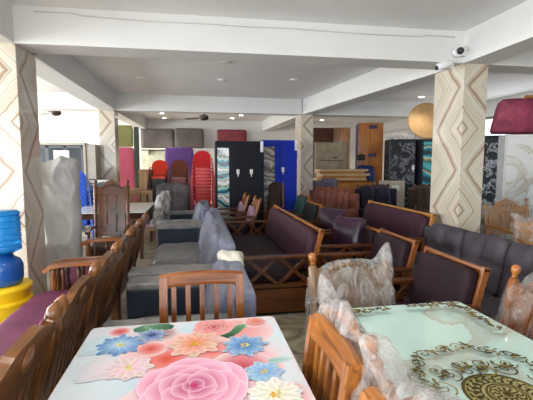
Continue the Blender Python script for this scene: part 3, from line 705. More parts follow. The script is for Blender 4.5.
bolster_sofa('midnight blue carved sofa facing the camera behind the rust brown sofa', (3.86, 7.75, 0), 1.10, .8, 1.04, midnight, 2, rz=4, crest='dark', tuft=(2, 2), arm=.6)
bolster_sofa('dark umber tufted sofa with carved crest between the midnight sofa and the near right column', (5.02, 7.45, 0), 1.1, .8, 1.05, umber, 2, rz=2, crest='dark', tuft=(3, 3), arm=.6)
# dark green and black seats between the long purple sofa and the wardrobes
xsofa('deep green wooden armchair with honey brown posts in front of the blue wardrobe', 'armchair', (1.66, 7.42, 0), .66, .70, .6, .96, 'teak', green_f, green_f, name='armchair', gold='teak')
xsofa('black seat wooden armchair with honey posts behind the long purple sofa', 'armchair', (1.66, 6.66, 0), .74, .70, .6, .88, 'teak', black_f, black_f, name='armchair', gold='honey')

# ------------------------------------------------------------------ small carved armchairs behind the long sofa
def post_chair(label, loc, group, mt, rz=-90, h=1.0, w=.62, kind='teak', seatm=None):
    t = thing('armchair', label, 'armchair', loc, rz, group); d = .62; xf = lean(.4, d/2-.05, R(16))
    for s in (-1, 1):
        x = s*(w/2-.03)
        M().lathe([(.026, .36), (.026, .5), (.018, .56), (.028, .62), (.026, h-.14), (.016, h-.11), (.032, h-.07), (.026, h-.03), (.005, h)], (x, d/2-.05, 0), 12, xf=xf).ob('rear_post', W(kind, 'z'), t)
        M().bar((x, d/2-.05, 0), (x, d/2-.05, .4), .05, .05).ob('leg', W(kind, 'z'), t)
        M().lathe([(.022, 0), (.03, .1), (.02, .2), (.03, .3), (.024, .44), (.016, .5), (.026, .58), (.02, .62)], (x, -d/2+.04, 0), 12).ob('leg', W(kind, 'z'), t)
        M().sweep([(x, d/2-.02, .66), (x, .05, .66), (x, -d/2+.06, .64), (x, -d/2-.01, .60)], RECT(.065, .035), (1, 0, 0)).ob('arm_rest', W('brown', 'y'), t)
    m = M(); m.box((0, -d/2+.05, .33), (w-.08, .035, .10)); m.box((0, d/2-.06, .33), (w-.08, .03, .08)); 
    for s in (-1, 1): m.box((s*(w/2-.03), 0, .33), (.03, d-.12, .09))
    m.ob('seat_rail', W(kind, 'x'), t)
    M().cushion((0, -.02, .43), (w-.08, d-.1, .13), 8, seg=8).ob('seat_cushion', seatm or plum, t)
    iw = w/2-.06
    poly = [(-iw, h-.22), (iw, h-.22)] + [(iw*u, h-.13+.07*(1-u*u)+.012*math.cos(u*11)) for u in [1-i/8 for i in range(17)]]
    m = M(); m.prism(poly, 'y', d/2-.07, d/2-.03, xf=xf, bev=.006); m.box((0, d/2-.05, .5), (2*iw, .03, .05), xf=xf); m.ob('crest_rail', W(kind, 'x'), t)
    M().cushion((0, d/2-.09, (.52+h-.2)/2), (2*iw-.01, .07, h-.2-.5), 9, seg=8, xf=xf).ob('back_cushion', mt, t)
    return t
gp = 'small carved armchairs beside the black wardrobe'
pc = post_chair('small carved armchair with pale mauve back, nearest of the aisle row behind the long sofa', (.62, 6.72, 0), gp, pale_mauve)
dup(pc, 'small carved armchair with pale mauve back, second of the aisle row behind the long sofa', (.52, 7.42, 0), -90)
post_chair('tall carved chair back with dark seat rising in front of the blue wardrobe', (1.58, 7.96, 0), None, umber, -12, 1.34, .40, 'mud')

# ------------------------------------------------------------------ left row: carved settees seen from behind
def settee(label, loc, L, n, group, cm=pinkpurple, rz=-90, kind='mahogany', h=.98):
    t = thing('settee', label, 'settee', loc, rz, group); D = .76; tilt = R(15); yb = D/2-.16; xf = lean(.36, yb, tilt)
    for s in (-1, 1):
        x = s*(L/2-.035)
        M().lathe([(.028, 0), (.034, .08), (.022, .16), (.034, .26), (.034, .38), (.02, .44), (.032, .52), (.022, .60), (.028, .635)], (x, -D/2+.12, 0), 12).ob('leg', W(kind, 'z'), t)
        M().bar((x, yb+.02, 0), (x, yb+.02, .40), .055, .055).ob('leg', W(kind, 'z'), t)
        M().sweep([(x, D/2-.06, .67), (x, .1, .675), (x, -D/2+.18, .665), (x, -D/2+.10, .65), (x, -D/2+.05, .61)], RECT(.075, .035), (1, 0, 0)).ob('arm_rest', W('teak', 'y'), t)
        m = M()
        for q in (-.18, -.05, .08): m.lathe([(.012, .37), (.02, .45), (.012, .52), (.02, .58), (.012, .66)], (x, q, 0), 8)
        m.box((x, -.05, .34), (.04, D-.2, .06)); m.ob('arm_spindles', W('dark', 'z'), t)
    m = M(); m.box((0, -D/2+.05, .29), (L-.1, .04, .14), bev=.01); m.box((0, -D/2+.03, .285), (L-.12, .02, .03)); m.box((0, yb, .30), (L-.1, .035, .10)); m.box((0, -.08, .335), (L-.1, D-.2, .02)); m.ob('seat_frame', W('teak', 'x'), t)
    M().cushion((0, -.10, .40), (L-.10, D-.22, .11), 10, seg=10, wob=.006, nw=3.).ob('seat_cushion', cm, t)
    w = (L-.04)/n
    for i in range(n):
        a = -L/2+.02+w*i; c = a+w/2
        # each seat back: scrolled crest over flat slats
        poly = []
        for j in range(25):
            u = -1+j/12; z = h-.05+.055*math.exp(-(u/.34)**2)+.035*abs(u)**5-.018*math.cos(u*7.5)
            poly.append((c+u*(w/2-.004), z))
        low = [(c+u*(w/2-.004), h-.165-.03*(1-u*u)) for u in [1-j/6 for j in range(13)]]
        m = M(); m.prism(poly+low, 'y', yb-.004, yb+.034, xf=xf, bev=.006)
        m.lathe([(.02, -.006), (.05, 0), (.055, .008), (.03, .016), (.008, .02)], (0, 0, 0), 14, xf=xf @ Matrix.Translation((c, yb+.032, h-.085)) @ Matrix.Rotation(R(-90), 4, 'X'))
        m.ob('crest_rail', W(kind, 'x'), t)
        ns = max(4, int(w/.085))
        for j in range(ns):
            x = a+.06+(w-.12)*j/(ns-1); M().box((x, yb+.014, (h-.16+.40)/2), (.046, .018, h-.16-.40+.05), xf=xf, bev=.004).ob('slat', W(kind, 'z'), t)
        M().box((c, yb+.014, .40), (w-.06, .03, .06), xf=xf).ob('lower_rail', W(kind, 'x'), t)
        M().cushion((c, yb-.042, (.47+h-.14)/2), (w-.04, .065, h-.14-.47), 9, seg=8, xf=xf).ob('back_cushion', cm, t)
    for i in range(n+1):
        x = -L/2+.02+w*i; x = min(max(x, -L/2+.03), L/2-.03)
        M().lathe([(.030, .34), (.030, h-.12), (.02, h-.09), (.034, h-.05), (.03, h-.015), (.014, h+.005), (.004, h+.02)], (x, yb+.014, 0), 10, xf=xf).ob('back_post', W(kind, 'z'), t)
    return t
gs = 'carved purple settees in the left row'
settee('carved slat-back settee with purple seat beside the flower table, nearest the camera', (-.985, 1.15, 0), 1.24, 2, gs)
settee('long carved slat-back settee with purple seat beside the yellow tub', (-.985, 2.74, 0), 1.88, 3, gs)
settee('short carved slat-back settee in the left row, just beyond the yellow tub', (-.985, 4.27, 0), 1.06, 2, gs)

# ------------------------------------------------------------------ grey sofas wrapped in film
greyfilm = plain('grey fabric under crinkled film', (.24, .24, .24), .28, var=.35, scale=9., bmp=.7, bscale=22.)
def grey_sofa(label, loc, L, D, n, arm_w, group, arm=.62, bh=.84, seatm=None, name='sofa', cat='sofa'):
    t = thing(name, label, cat, loc, -90, group)
    M().box((0, .0, .145), (L, D-.02, .19), bev=.03).ob('base', navy, t)
    for s in (-1, 1):
        a = M().box((s*(L/2-arm_w/2), -.02, arm/2+.02), (arm_w, D-.03, arm-.06), bev=.045).ob('arm', navy, t)
        M().box((s*(L/2-arm_w/2), -.02, arm-.012), (arm_w*1.0, D-.04, .06), bev=.022).ob('arm_pad', greyfilm, a, 'pale grey film-covered pad on top of the arm')
    w = (L-2*arm_w)/n
    for i in range(n):
        x = -L/2+arm_w+w*(i+.5)
        M().cushion((x, -.10, .31), (w-.006, D-.26, .16), 7, seg=10, wob=.012, seed=i, nw=4).ob('seat_cushion', seatm or greyfilm, t)
    xf = lean(.36, D/2-.12, R(8))
    b = M().box((0, D/2-.08, (bh+.2)/2), (L-.02, .14, bh-.2), bev=.05).ob('back', greyblue, t)
    xf = lean(.45, D/2-.24, R(20))
    for i in range(n):
        x = -L/2+arm_w+w*(i+.5)
        c = M().cushion((x, D/2-.26, bh-.21), (w-.02, .15, .46), 4.5, seg=16, wob=.022, seed=i+2, xf=xf).ob('back_cushion', greyblue, t)
        M().cushion((x, D/2-.26, bh-.21), (w, .17, .475), 4.5, seg=18, wob=.03, seed=i+7, nw=9., xf=xf).ob('plastic_wrap', film, c, 'thin clear plastic film')
    for sx in (-1, 1):
        for sy in (-1, 1): M().box((sx*(L/2-.08), sy*(D/2-.08), .025), (.06, .06, .05)).ob('leg', blackm, t)
    return t
gg = 'grey blue film-wrapped sofas'
ac = grey_sofa('grey blue film-wrapped armchair just beyond the flower table', (-.10, 2.71, 0), 1.12, .88, 1, .21, gg, bh=.82, name='armchair', cat='armchair')
M().cushion((-.36, .36, .79), (.38, .19, .12), 3, seg=14, wob=.04, seed=4, nw=8.).ob('plastic_cover', plain('creamy plastic', (.74, .72, .62), .3, bmp=.4, bscale=20.), ac, 'creamy white plastic bunched over the back')
grey_sofa('long grey blue film-wrapped sofa left of the aisle, behind the wrapped armchair', (-.12, 4.75, 0), 2.80, .92, 2, .24, gg, bh=.86)
grey_sofa('far grey blue sofa left of the aisle in front of the red chair stack', (-.20, 7.05, 0), 1.45, .85, 1, .2, gg, seatm=navy, bh=.84)

# ------------------------------------------------------------------ left foreground: water bottle on yellow tub, wrapped board
t = thing('tub', 'bright yellow round plastic tub under the water bottle at the left edge', 'tub', (-1.67, 3.66, 0))
yel = plain('yellow plastic', (.92, .62, .01), .35, var=.05)
M().lathe([(.17, .0), (.18, .01), (.225, .47), (.238, .48), (.238, .5), (.225, .51), (.02, .512)], n=32).ob('body', yel, t)
m = M(); m.lathe([(.232, .36), (.236, .37), (.236, .385), (.23, .395)], n=32); m.ob('rim_band', yel, t)
t = thing('water_bottle', 'blue water bottle upended on its dispenser, standing on the yellow tub', 'water bottle', (-1.65, 3.66, .513)); t.scale = (1.12, 1.12, .97)
blue_b = plain('clear blue plastic', (.01, .30, .78), .08, var=.15, trans=.35); blue_d = plain('blue dispenser plastic', (.01, .09, .36), .2)
prof = [(.02, .27), (.05, .27), (.10, .285), (.135, .31)]
z = .31
for i in range(6): prof += [(.137, z), (.137, z+.035), (.130, z+.040), (.130, z+.046), (.137, z+.051)]; z += .052
prof += [(.137, .635), (.12, .655), (.05, .662), (.01, .662)]
M().lathe(prof, n=32).ob('bottle', blue_b, t)
M().lathe([(.11, 0), (.128, .01), (.140, .06), (.140, .17), (.125, .215), (.085, .245), (.075, .268), (.045, .269)], n=32).ob('dispenser', blue_d, t)
M().tube([(0, -.139, .06), (0, -.18, .06), (0, -.185, .03)], .012, 8).ob('tap', plain('white plastic', (.8, .8, .8), .35), t)
# wrapped mattress board leaning behind the column
def covered_board(label, loc, rz, w, h, d, mt, tilt):
    m = M(); seg = 46; g = {}
    for side in (-1, 1):
        for i in range(seg+1):
            for j in range(seg+1):
                u, v = i/seg, j/seg; x = (u-.5)*w; z = v*h
                e = min(1, min(u, 1-u)*9, (1-v)*12) ** .5 if min(u, 1-u, 1-v) > 0 else 0
                q = Vector((x*3.2+z*1.7, side*2.2, z*1.5-x*.6)); f = (1-abs(noise.noise(q*1.6)))**4*.10 + .02*noise.noise(q*4)
                y = side*(d/2*e) + (-f if side < 0 else f)*(.35+.65*e)
                z2 = z - (.03*math.sin(u*7)+.02*noise.noise(Vector((u*6, 1, 2)))) * v**4
                g[side, i, j] = m.bm.verts.new(lean(0, 0, tilt) @ Vector((x*(1+.04*(1-v)), y, z2)))
    fs = []
    for side in (-1, 1):
        for i in range(seg):
            for j in range(seg): fs.append(m.bm.faces.new((g[side,i,j], g[side,i+1,j], g[side,i+1,j+1], g[side,i,j+1])))
    for j in range(seg):
        for i in (0, seg): fs.append(m.bm.faces.new((g[-1,i,j], g[1,i,j], g[1,i,j+1], g[-1,i,j+1])))
    for i in range(seg): fs.append(m.bm.faces.new((g[-1,i,seg], g[-1,i+1,seg], g[1,i+1,seg], g[1,i,seg])))
    m._fin(fs, True); o = m.ob('covered_headboard', mt); return tag(o, label, 'headboard', None, loc, rz)
covered_board('tall board under a creased grey dust sheet standing behind the near left column', (-1.63, 4.98, 0), 0, .50, 1.60, .14, plain('grey dust sheet', (.50, .50, .48), .45, var=.12, scale=3., bmp=.35, bscale=7.), R(3))

# ------------------------------------------------------------------ left middle: carved chair, glass table and its chairs
carved_chair('tall dark carved chair with arched back standing behind the short settee', (-1.15, 5.45, 0), 2, w=.47, d=.46, h=1.34, kind='brown', seatm=umber, name='dining_chair', ball_k='brown', arms=True)
table('long dining table with a pale milky glass top in the left bay', -1.98, -.80, 6.45, 8.05, .78, plain('milky glass', (.90, .93, .90), .05, var=.03), 'dark', None, name='dining_table')
gw = 'dining chairs round the pale glass table'
carved_chair('dining chair swathed in white film at the left near corner of the pale glass table', (-2.05, 6.05, 0), 170, w=.46, h=1.04, kind='mud', wrap=milky, seed=21, bare=(-1, 1), wz=.45, amp=.05, wd=.2, group=gw)
carved_chair('dark grey film-wrapped chair at the far end of the pale glass table', (-1.76, 8.35, 0), 180, w=.56, h=1.18, kind='dark', wrap=sheet_wrap('grey film', (.25, .26, .28), .5, .97, .15, 8.), seed=23, wz=.45, amp=.03, wd=.2, group=gw)
slat_chair('dark slatted chair back at the far right corner of the pale glass table', (-1.08, 8.25, 0), 180, w=.44, h=1.02, nsl=6, kind='mud', group=gw)
carved_chair('dining chair under crumpled whitish film at the right side of the pale glass table', (-.86, 7.35, 0), -100, w=.46, h=1.04, kind='mud', wrap=sheet_wrap('smoky film', (.62, .60, .58), .25, .9, .15, 9.), seed=25, wz=.45, amp=.06, wd=.22, group=gw)
bolster_sofa('dark film-wrapped upholstered seat between the pale glass table and the brown chair stack', (-.50, 8.45, 0), .72, .66, 1.12, fabric('smoke brown upholstery', (.10, .085, .09), .5, .4), 1, rz=0, arm=0, tuft=(2, 3))

# ------------------------------------------------------------------ stacks of plastic chairs
def plastic_chair(mt, dark):
    t = bpy.data.objects.new('plastic_chair', None); LINK(t); w, d = .44, .44
    m = M(); m.cushion((0, -.016, .42), (.37, .405, .026), 10, seg=8); m.prism([(-.16, .36), (.16, .36), (.175, .41), (-.175, .41)], 'y', -.215, -.203); m.ob('seat', mt, t)
    xf = lean(.43, d/2-.02, R(14)); poly = [(-.17, .44), (.17, .44)] + [(.205*math.cos(R(a)), .70+.15*math.sin(R(a))) for a in range(0, 181, 12)]
    M().prism(poly, 'y', d/2-.026, d/2-.012, xf=xf, bev=.004).ob('backrest', mt, t)
    for s in (-1, 1):
        M().sweep([(s*.213, d/2+.02, .655), (s*.214, .05, .652), (s*.214, -d/2+.03, .64), (s*.210, -d/2-.01, .605)], RECT(.030, .016), (1, 0, 0)).ob('arm_rest', mt, t)
        M().sweep([(s*.293, -d/2-.03, 0), (s*.248, -d/2, .44), (s*.231, -d/2+.005, .61)], RECT(.0055, .05), (1, 0, 0)).ob('leg', mt, t)
        M().sweep([(s*.293, d/2+.05, 0), (s*.248, d/2+.0, .44), (s*.231, d/2-.005, .63)], RECT(.0055, .05), (1, 0, 0)).ob('leg', mt, t)
    return t
ORD = ['bottom', 'second from the bottom', 'third from the bottom', 'fourth from the bottom', 'fifth from the bottom', 'sixth from the bottom', 'seventh from the bottom', 'eighth from the bottom', 'ninth from the bottom', 'tenth from the bottom', 'eleventh from the bottom', 'twelfth from the bottom', 'thirteenth from the bottom', 'fourteenth from the bottom', 'fifteenth from the bottom']
def stack(mt, colour, where, x, y, rz, n, pitch, group):
    p = plastic_chair(mt, mt)
    for i in range(n):
        lab = f'{colour} plastic chair, ' + ('topmost' if i == n-1 else ORD[i]) + f' of the stack {where}'
        o = p if i == 0 else copy_tree(p)
        tag(o, lab, 'chair', group, (x, y + .002*i, i*pitch), rz)
red_p = plain('red plastic', (.62, .015, .02), .3, var=.08); brn_p = plain('brown plastic', (.16, .032, .014), .3, var=.1)
blk_p = plain('black plastic chair', (.022, .026, .036), .35); blu_p = plain('blue plastic', (.02, .09, .50), .3)
stack(red_p, 'red', 'left of the black wardrobe', .15, 9.55, 0, 14, .078, 'red stacked chairs')
stack(brn_p, 'brown', 'between the red and black stacks', -.42, 9.95, 0, 12, .072, 'brown stacked chairs')
stack(blk_p, 'black', 'left of the brown stack', -.95, 10.5, 0, 11, .072, 'black stacked chairs')
p = plastic_chair(plain('orange red plastic', (.75, .04, .01), .3), red_p); tag(p, 'orange red plastic chair lying on top of the black chair stack', 'chair', None, (-.94, 10.5, 11*.072), 0)
stack(blu_p, 'blue', 'beside the dust-sheeted board', -2.14, 7.80, 178, 9, .075, 'blue stacked chairs')

# ------------------------------------------------------------------ wardrobes
def almirah(label, loc, w, h, mt, panel, d=.5, rz=0, pane_frac=.33, foam=True, name='wardrobe', handles=((.40, 0), (.72, 0)), cornice=False, px=None, pz=(.12, .93)):
    t = thing(name, label, 'wardrobe', loc, rz)
    m = M(); m.box((0, .01, h/2+.02), (w, d-.02, h-.04), bev=.006); m.box((0, .02, .03), (w-.04, d-.06, .06)); m.ob('body', mt, t)
    xs = [-w/2+.012, -w/2+.012+(w-.024)*(.5 if not px else px), w/2-.012]
    doors = []
    for a, b in zip(xs, xs[1:]):
        q = M().box(((a+b)/2, -d/2+.005, h/2+.03), (b-a-.008, .026, h-.14), bev=.004).ob('door', mt, t); doors.append((q, a, b))
    if panel:
        q, a, b = doors[0]; M().box((a+.01+w*pane_frac/2+.01, -d/2-.0095, h*(pz[0]+pz[1])/2), (w*pane_frac, .004, h*(pz[1]-pz[0])), bev=.001).ob('printed_panel', panel, q)
    for fx, k in handles:
        x = -w/2+fx*w; q = doors[0 if x < doors[0][2] else 1][0]
        m = M(); m.box((x, -d/2-.018, h*.69), (.06, .02, .10), bev=.008); m.box((x, -d/2-.034, h*.665), (.016, .03, .10), bev=.006); m.ob('handle', plain('foam and chrome', (.72, .72, .70), .4), q)
    if foam:
        for s in (1,): M().box((s*(w/2-.035), -d/2-.012, h-.11), (.06, .03, .22), bev=.012).ob('corner_foam', plain('white foam', (.78, .79, .80), .7), t, 'white foam corner protector')
    return t
teal_s = swirl('teal and gold swirl print', [(0, (.02, .03, .05)), (.25, (.03, .30, .38)), (.45, (.35, .62, .68)), (.6, (.60, .58, .25)), (.75, (.10, .12, .14)), (1, (.70, .74, .72))], 1.3, 9.)
beige_s = swirl('grey beige ornament print', [(0, (.10, .10, .10)), (.4, (.36, .33, .26)), (.7, (.22, .22, .20)), (1, (.55, .53, .46))], 3., 10.)
flower_s = veined('grey flower print', (.10, .11, .12), (.55, .56, .56), 5., .1, .44, .58)
blk_st = plain('black steel', (.006, .008, .013), .5, var=.1, spec=.2); blu_st = plain('royal blue steel', (.006, .028, .40), .5, var=.06, spec=.2)
almirah('black steel wardrobe with a teal swirl printed panel, right of the red chairs', (.87, 8.25, 0), .97, 1.99, blk_st, teal_s, handles=((.46, 0), (.74, 0)), px=.46, pane_frac=.24)
almirah('royal blue steel wardrobe with white foam corner, left of the far right column', (1.78, 8.62, 0), .77, 2.04, blu_st, beige_s, handles=((.58, 0),), px=.5, pane_frac=.30)
blk_marble = veined('black marble print', (.008, .011, .016), (.34, .37, .41), 3.4, .35, .492, .504)
almirah('black marble patterned wardrobe with white flecks under the round tabletop', (4.78, 8.78, 0), .60, 2.10, plain('dark slate steel', (.02, .025, .035), .25), blk_marble, rz=-12, handles=((.9, 0),), pane_frac=.90, px=.95, foam=False, pz=(.06, .96))
almirah('teal and gold swirl patterned wardrobe, just left of the near right column', (5.36, 8.62, 0), .50, 2.10, plain('dark slate steel', (.02, .025, .035), .25), swirl('teal gold agate print', [(0, (.02, .05, .06)), (.3, (.04, .34, .42)), (.5, (.45, .66, .66)), (.62, (.55, .40, .12)), (.8, (.03, .10, .10)), (1, (.10, .45, .50))], .9, 5.), handles=((.9, 0),), pane_frac=.84, px=.95, foam=False, pz=(.05, .97))
almirah('black wardrobe with white brushed marks, right of the near right column', (5.70, 7.06, 0), .50, 2.08, plain('dark slate steel', (.02, .025, .035), .25), rz=-24, panel= veined('white brush marks print', (.013, .016, .022), (.5, .54, .58), 3.5, .1, .48, .512), handles=((.9, 0),), pane_frac=.84, px=.95, foam=False)
wm = veined('white marble print', (.74, .76, .75), (.50, .42, .30), 1.1, .06, .495, .503)
t = almirah('white marble patterned wardrobe at the right edge, below the maroon slab', (5.90, 6.06, 0), 1.1, 2.04, plain('off white steel', (.70, .71, .70), .25), wm, rz=-28, handles=((.5, 0),), pane_frac=.9, px=.95, foam=False, pz=(.04, .97))
# maroon slab on top of it
m = M(); m.cushion((0, 0, .31), (1.55, .16, .62), 14, seg=12, wob=.010)
for v in m.bm.verts: v.co.x += .30 * v.co.z * (.5 - v.co.x / 1.55)
o = m.ob('mattress', fabric('maroon patterned cover', (.21, .035, .07), .6, .35)); tag(o, 'maroon padded slab resting on the white marble wardrobe at the right edge', 'mattress', None, (5.82, 5.98, 2.06), -4); o.rotation_euler = (R(-14), 0, R(-18))
m = M(); m.box((0, 0, .03), (.6, .05, .06)); m.box((-.2, 0, .07), (.2, .06, .04)); tag(m.ob('plank', W('gold', 'x')), 'honey wooden plank lying along the top of the maroon slab', 'plank', None, (6.02, 6.12, 2.65), -18)
# round tabletop
t = thing('round_tabletop', 'round tan wooden tabletop standing on edge on the black marble wardrobe', 'tabletop', (5.36, 8.62, 2.115), -18)
M().lathe([(.02, -.018), (.42, -.018), (.43, -.008), (.43, .008), (.42, .018), (.02, .018)], n=48, smooth=False, xf=Matrix.Translation((0, 0, .431)) @ Matrix.Rotation(R(80), 4, 'X')).ob('board', plain('tan laminate', (.50, .30, .12), .55, var=.12, scale=9.), t)
M().lathe([(.404, -.0215), (.418, -.0215), (.418, -.0181), (.404, -.0181)], n=48, smooth=False, xf=Matrix.Translation((0, 0, .431)) @ Matrix.Rotation(R(80), 4, 'X')).ob('edge_inlay', W('gold', 'x'), t)
m = M()
for i in range(9):
    a = i*.7; m.cushion((-.28+.07*i, .03*math.sin(a*2), .05+.02*math.sin(a)), (.16, .13, .10), 3, r=(a, .3*a, a), seg=8, wob=.03, seed=i)
tag(m.ob('film_bundle', milky), 'bundle of crumpled white film lying on the black marble wardrobe', 'film bundle', None, (4.72, 8.68, 2.12), 0)
# wooden wardrobes at the far right
def wood_wardrobe(label, loc, w, h, d=.5, rz=0, kind='teak', side=None, stickers=True):
    t = thing('wardrobe', label, 'wardrobe', loc, rz, 'wooden wardrobes at the far right')
    m = M(); m.box((0, 0, h/2), (w, d, h), bev=.006); m.ob('body', [W(kind, 'z')], t)
    if side: M().box((-w/2-.006, 0, h/2), (.012, d-.01, h-.02)).ob('side_panel', side, t, 'dark blue side panel')
    for s in (-1, 1):
        q = M().box((s*w/4, -d/2-.008, h*.52), (w/2-.012, .016, h*.92), bev=.004).ob('door', W(kind, 'z'), t)
        m = M(); 
        for z in (.3, .72): m.box((s*w/4, -d/2-.020, h*z), (w/2-.10, .008, h*.34), bev=.003)
        m.ob('door_panel', W(kind, 'z'), q)
        M().box((s*.03, -d/2-.032, h*.52), (.014, .03, .14), bev=.005).ob('handle', steel, q)
    if stickers:
        M().box((.06, -d/2-.027, h*.955), (.24, .004, .10)).ob('sticker', plain('dark violet paper', (.045, .025, .09), .4), t, 'dark violet sticker')
        M().box((.06, -d/2-.027, h*.66), (.22, .004, .10)).ob('sticker', plain('dark violet paper', (.045, .025, .09), .4), t, 'dark violet sticker')
    return t
wood_wardrobe('tall teak wardrobe with two violet stickers, rightmost at the back', (4.99, 10.95, 0), .70, 2.69, rz=-16, kind='honey', side=plain('blue laminate', (.03, .04, .16), .35))
wood_wardrobe('teak wardrobe left of the tall one with violet stickers, behind upright slats', (4.42, 11.85, 0), .60, 2.63, rz=-18, kind='honey', side=plain('blue laminate', (.03, .04, .16), .35), stickers=False)
wood_wardrobe('dark wardrobe behind the beige headboard beside the far right column', (3.78, 11.75, 0), .62, 2.60, kind='dark', stickers=False)
# headboard, boards, slats
t = thing('headboard', 'large beige upholstered headboard leaning behind the stacked boards', 'headboard', (3.68, 10.55, 0), 0)
M().box((0, 0, 1.06), (.92, .07, 2.12), bev=.02).ob('panel', plain('beige leatherette', (.34, .28, .19), .5, var=.2), t)
m = M(); m.box((0, -.042, 1.62), (.70, .012, .02)); m.box((.12, -.042, 1.70), (.16, .012, .03)); m.box((-.1, -.042, 1.9), (.12, .01, .02)); m.ob('dark_inlay', plain('dark inlay', (.06, .04, .03), .4), t)
for i in range(5):
    o = M().box((0, 0, .03), (1.30 - .1*(i % 2), .5, .055), bev=.004).ob('wooden_board', W('gold' if i % 2 else 'pale', 'x'))
    tag(o, ['bottom', 'second', 'third', 'fourth', 'topmost'][i] + (' of' if i in (0, 4) else ' from the bottom of') + ' the wooden boards piled on the bed box by the headboard', 'board', 'boards piled by the headboard', (3.72 + .05*(i % 3), 9.95 + .03*(i % 2), 1.10 + .058*i), (-2, 1, 3, -1, 2)[i])
t = thing('bed_box', 'tall wooden bed box carrying the piled boards beside the far right column', 'bed', (3.75, 9.95, 0))
m = M(); m.box((0, 0, .55), (1.45, .72, 1.10), bev=.01); m.ob('body', W('teak', 'x'), t)
m = M(); m.box((0, -.37, .95), (1.40, .02, .20)); m.box((0, -.37, .6), (1.40, .02, .38)); m.ob('front_panel', W('gold', 'x'), t)
for i, x in enumerate((4.10, 4.24, 4.36)):
    o = M().box((0, 0, 1.1), (.035, .03, 2.2)).ob('wooden_batten', W('pale', 'z')); o.rotation_euler = (R(-3), R((1, -1, 2)[i]), 0)
    tag(o, ('left', 'middle', 'right')[i] + ' upright pale slat leaning against the teak wardrobe', 'batten', 'upright pale slats', (x, 10.98, .0))
# film-covered violet pillows on the bed
for i, (x, y, s) in enumerate(((3.02, 9.42, .36), (3.26, 9.36, .42))):
    pillow(('smaller left', 'larger right')[i] + ' violet pillow lying on the bench behind the rust brown sofa', (x, y, .78), (R(-20), 0, R(-8)), s, plain('violet satin', (.10, .07, .15), .35, var=.3), 'violet pillows', .18)
t = thing('bench', 'low wooden bench with violet pillows behind the rust brown sofa', 'bench', (3.2, 9.42, 0)); 
M().box((0, 0, .76), (.95, .22, .04)).ob('seat', W('teak', 'x'), t)
for sx in (-1, 1):
    for sy in (-1, 1): M().box((sx*.44, sy*.08, .37), (.045, .045, .74)).ob('leg', W('teak', 'z'), t)
t = thing('carton', 'small pale carton standing behind the midnight blue sofa', 'carton', (4.48, 8.55, 0), 5)
M().box((0, 0, .57), (.5, .3, 1.14), bev=.004).ob('body', plain('pale carton', (.42, .36, .28), .8), t)
M().box((0, -.152, .98), (.2, .004, .12)).ob('label_patch', plain('white paper and reflection', (.7, .7, .68), .6), t)

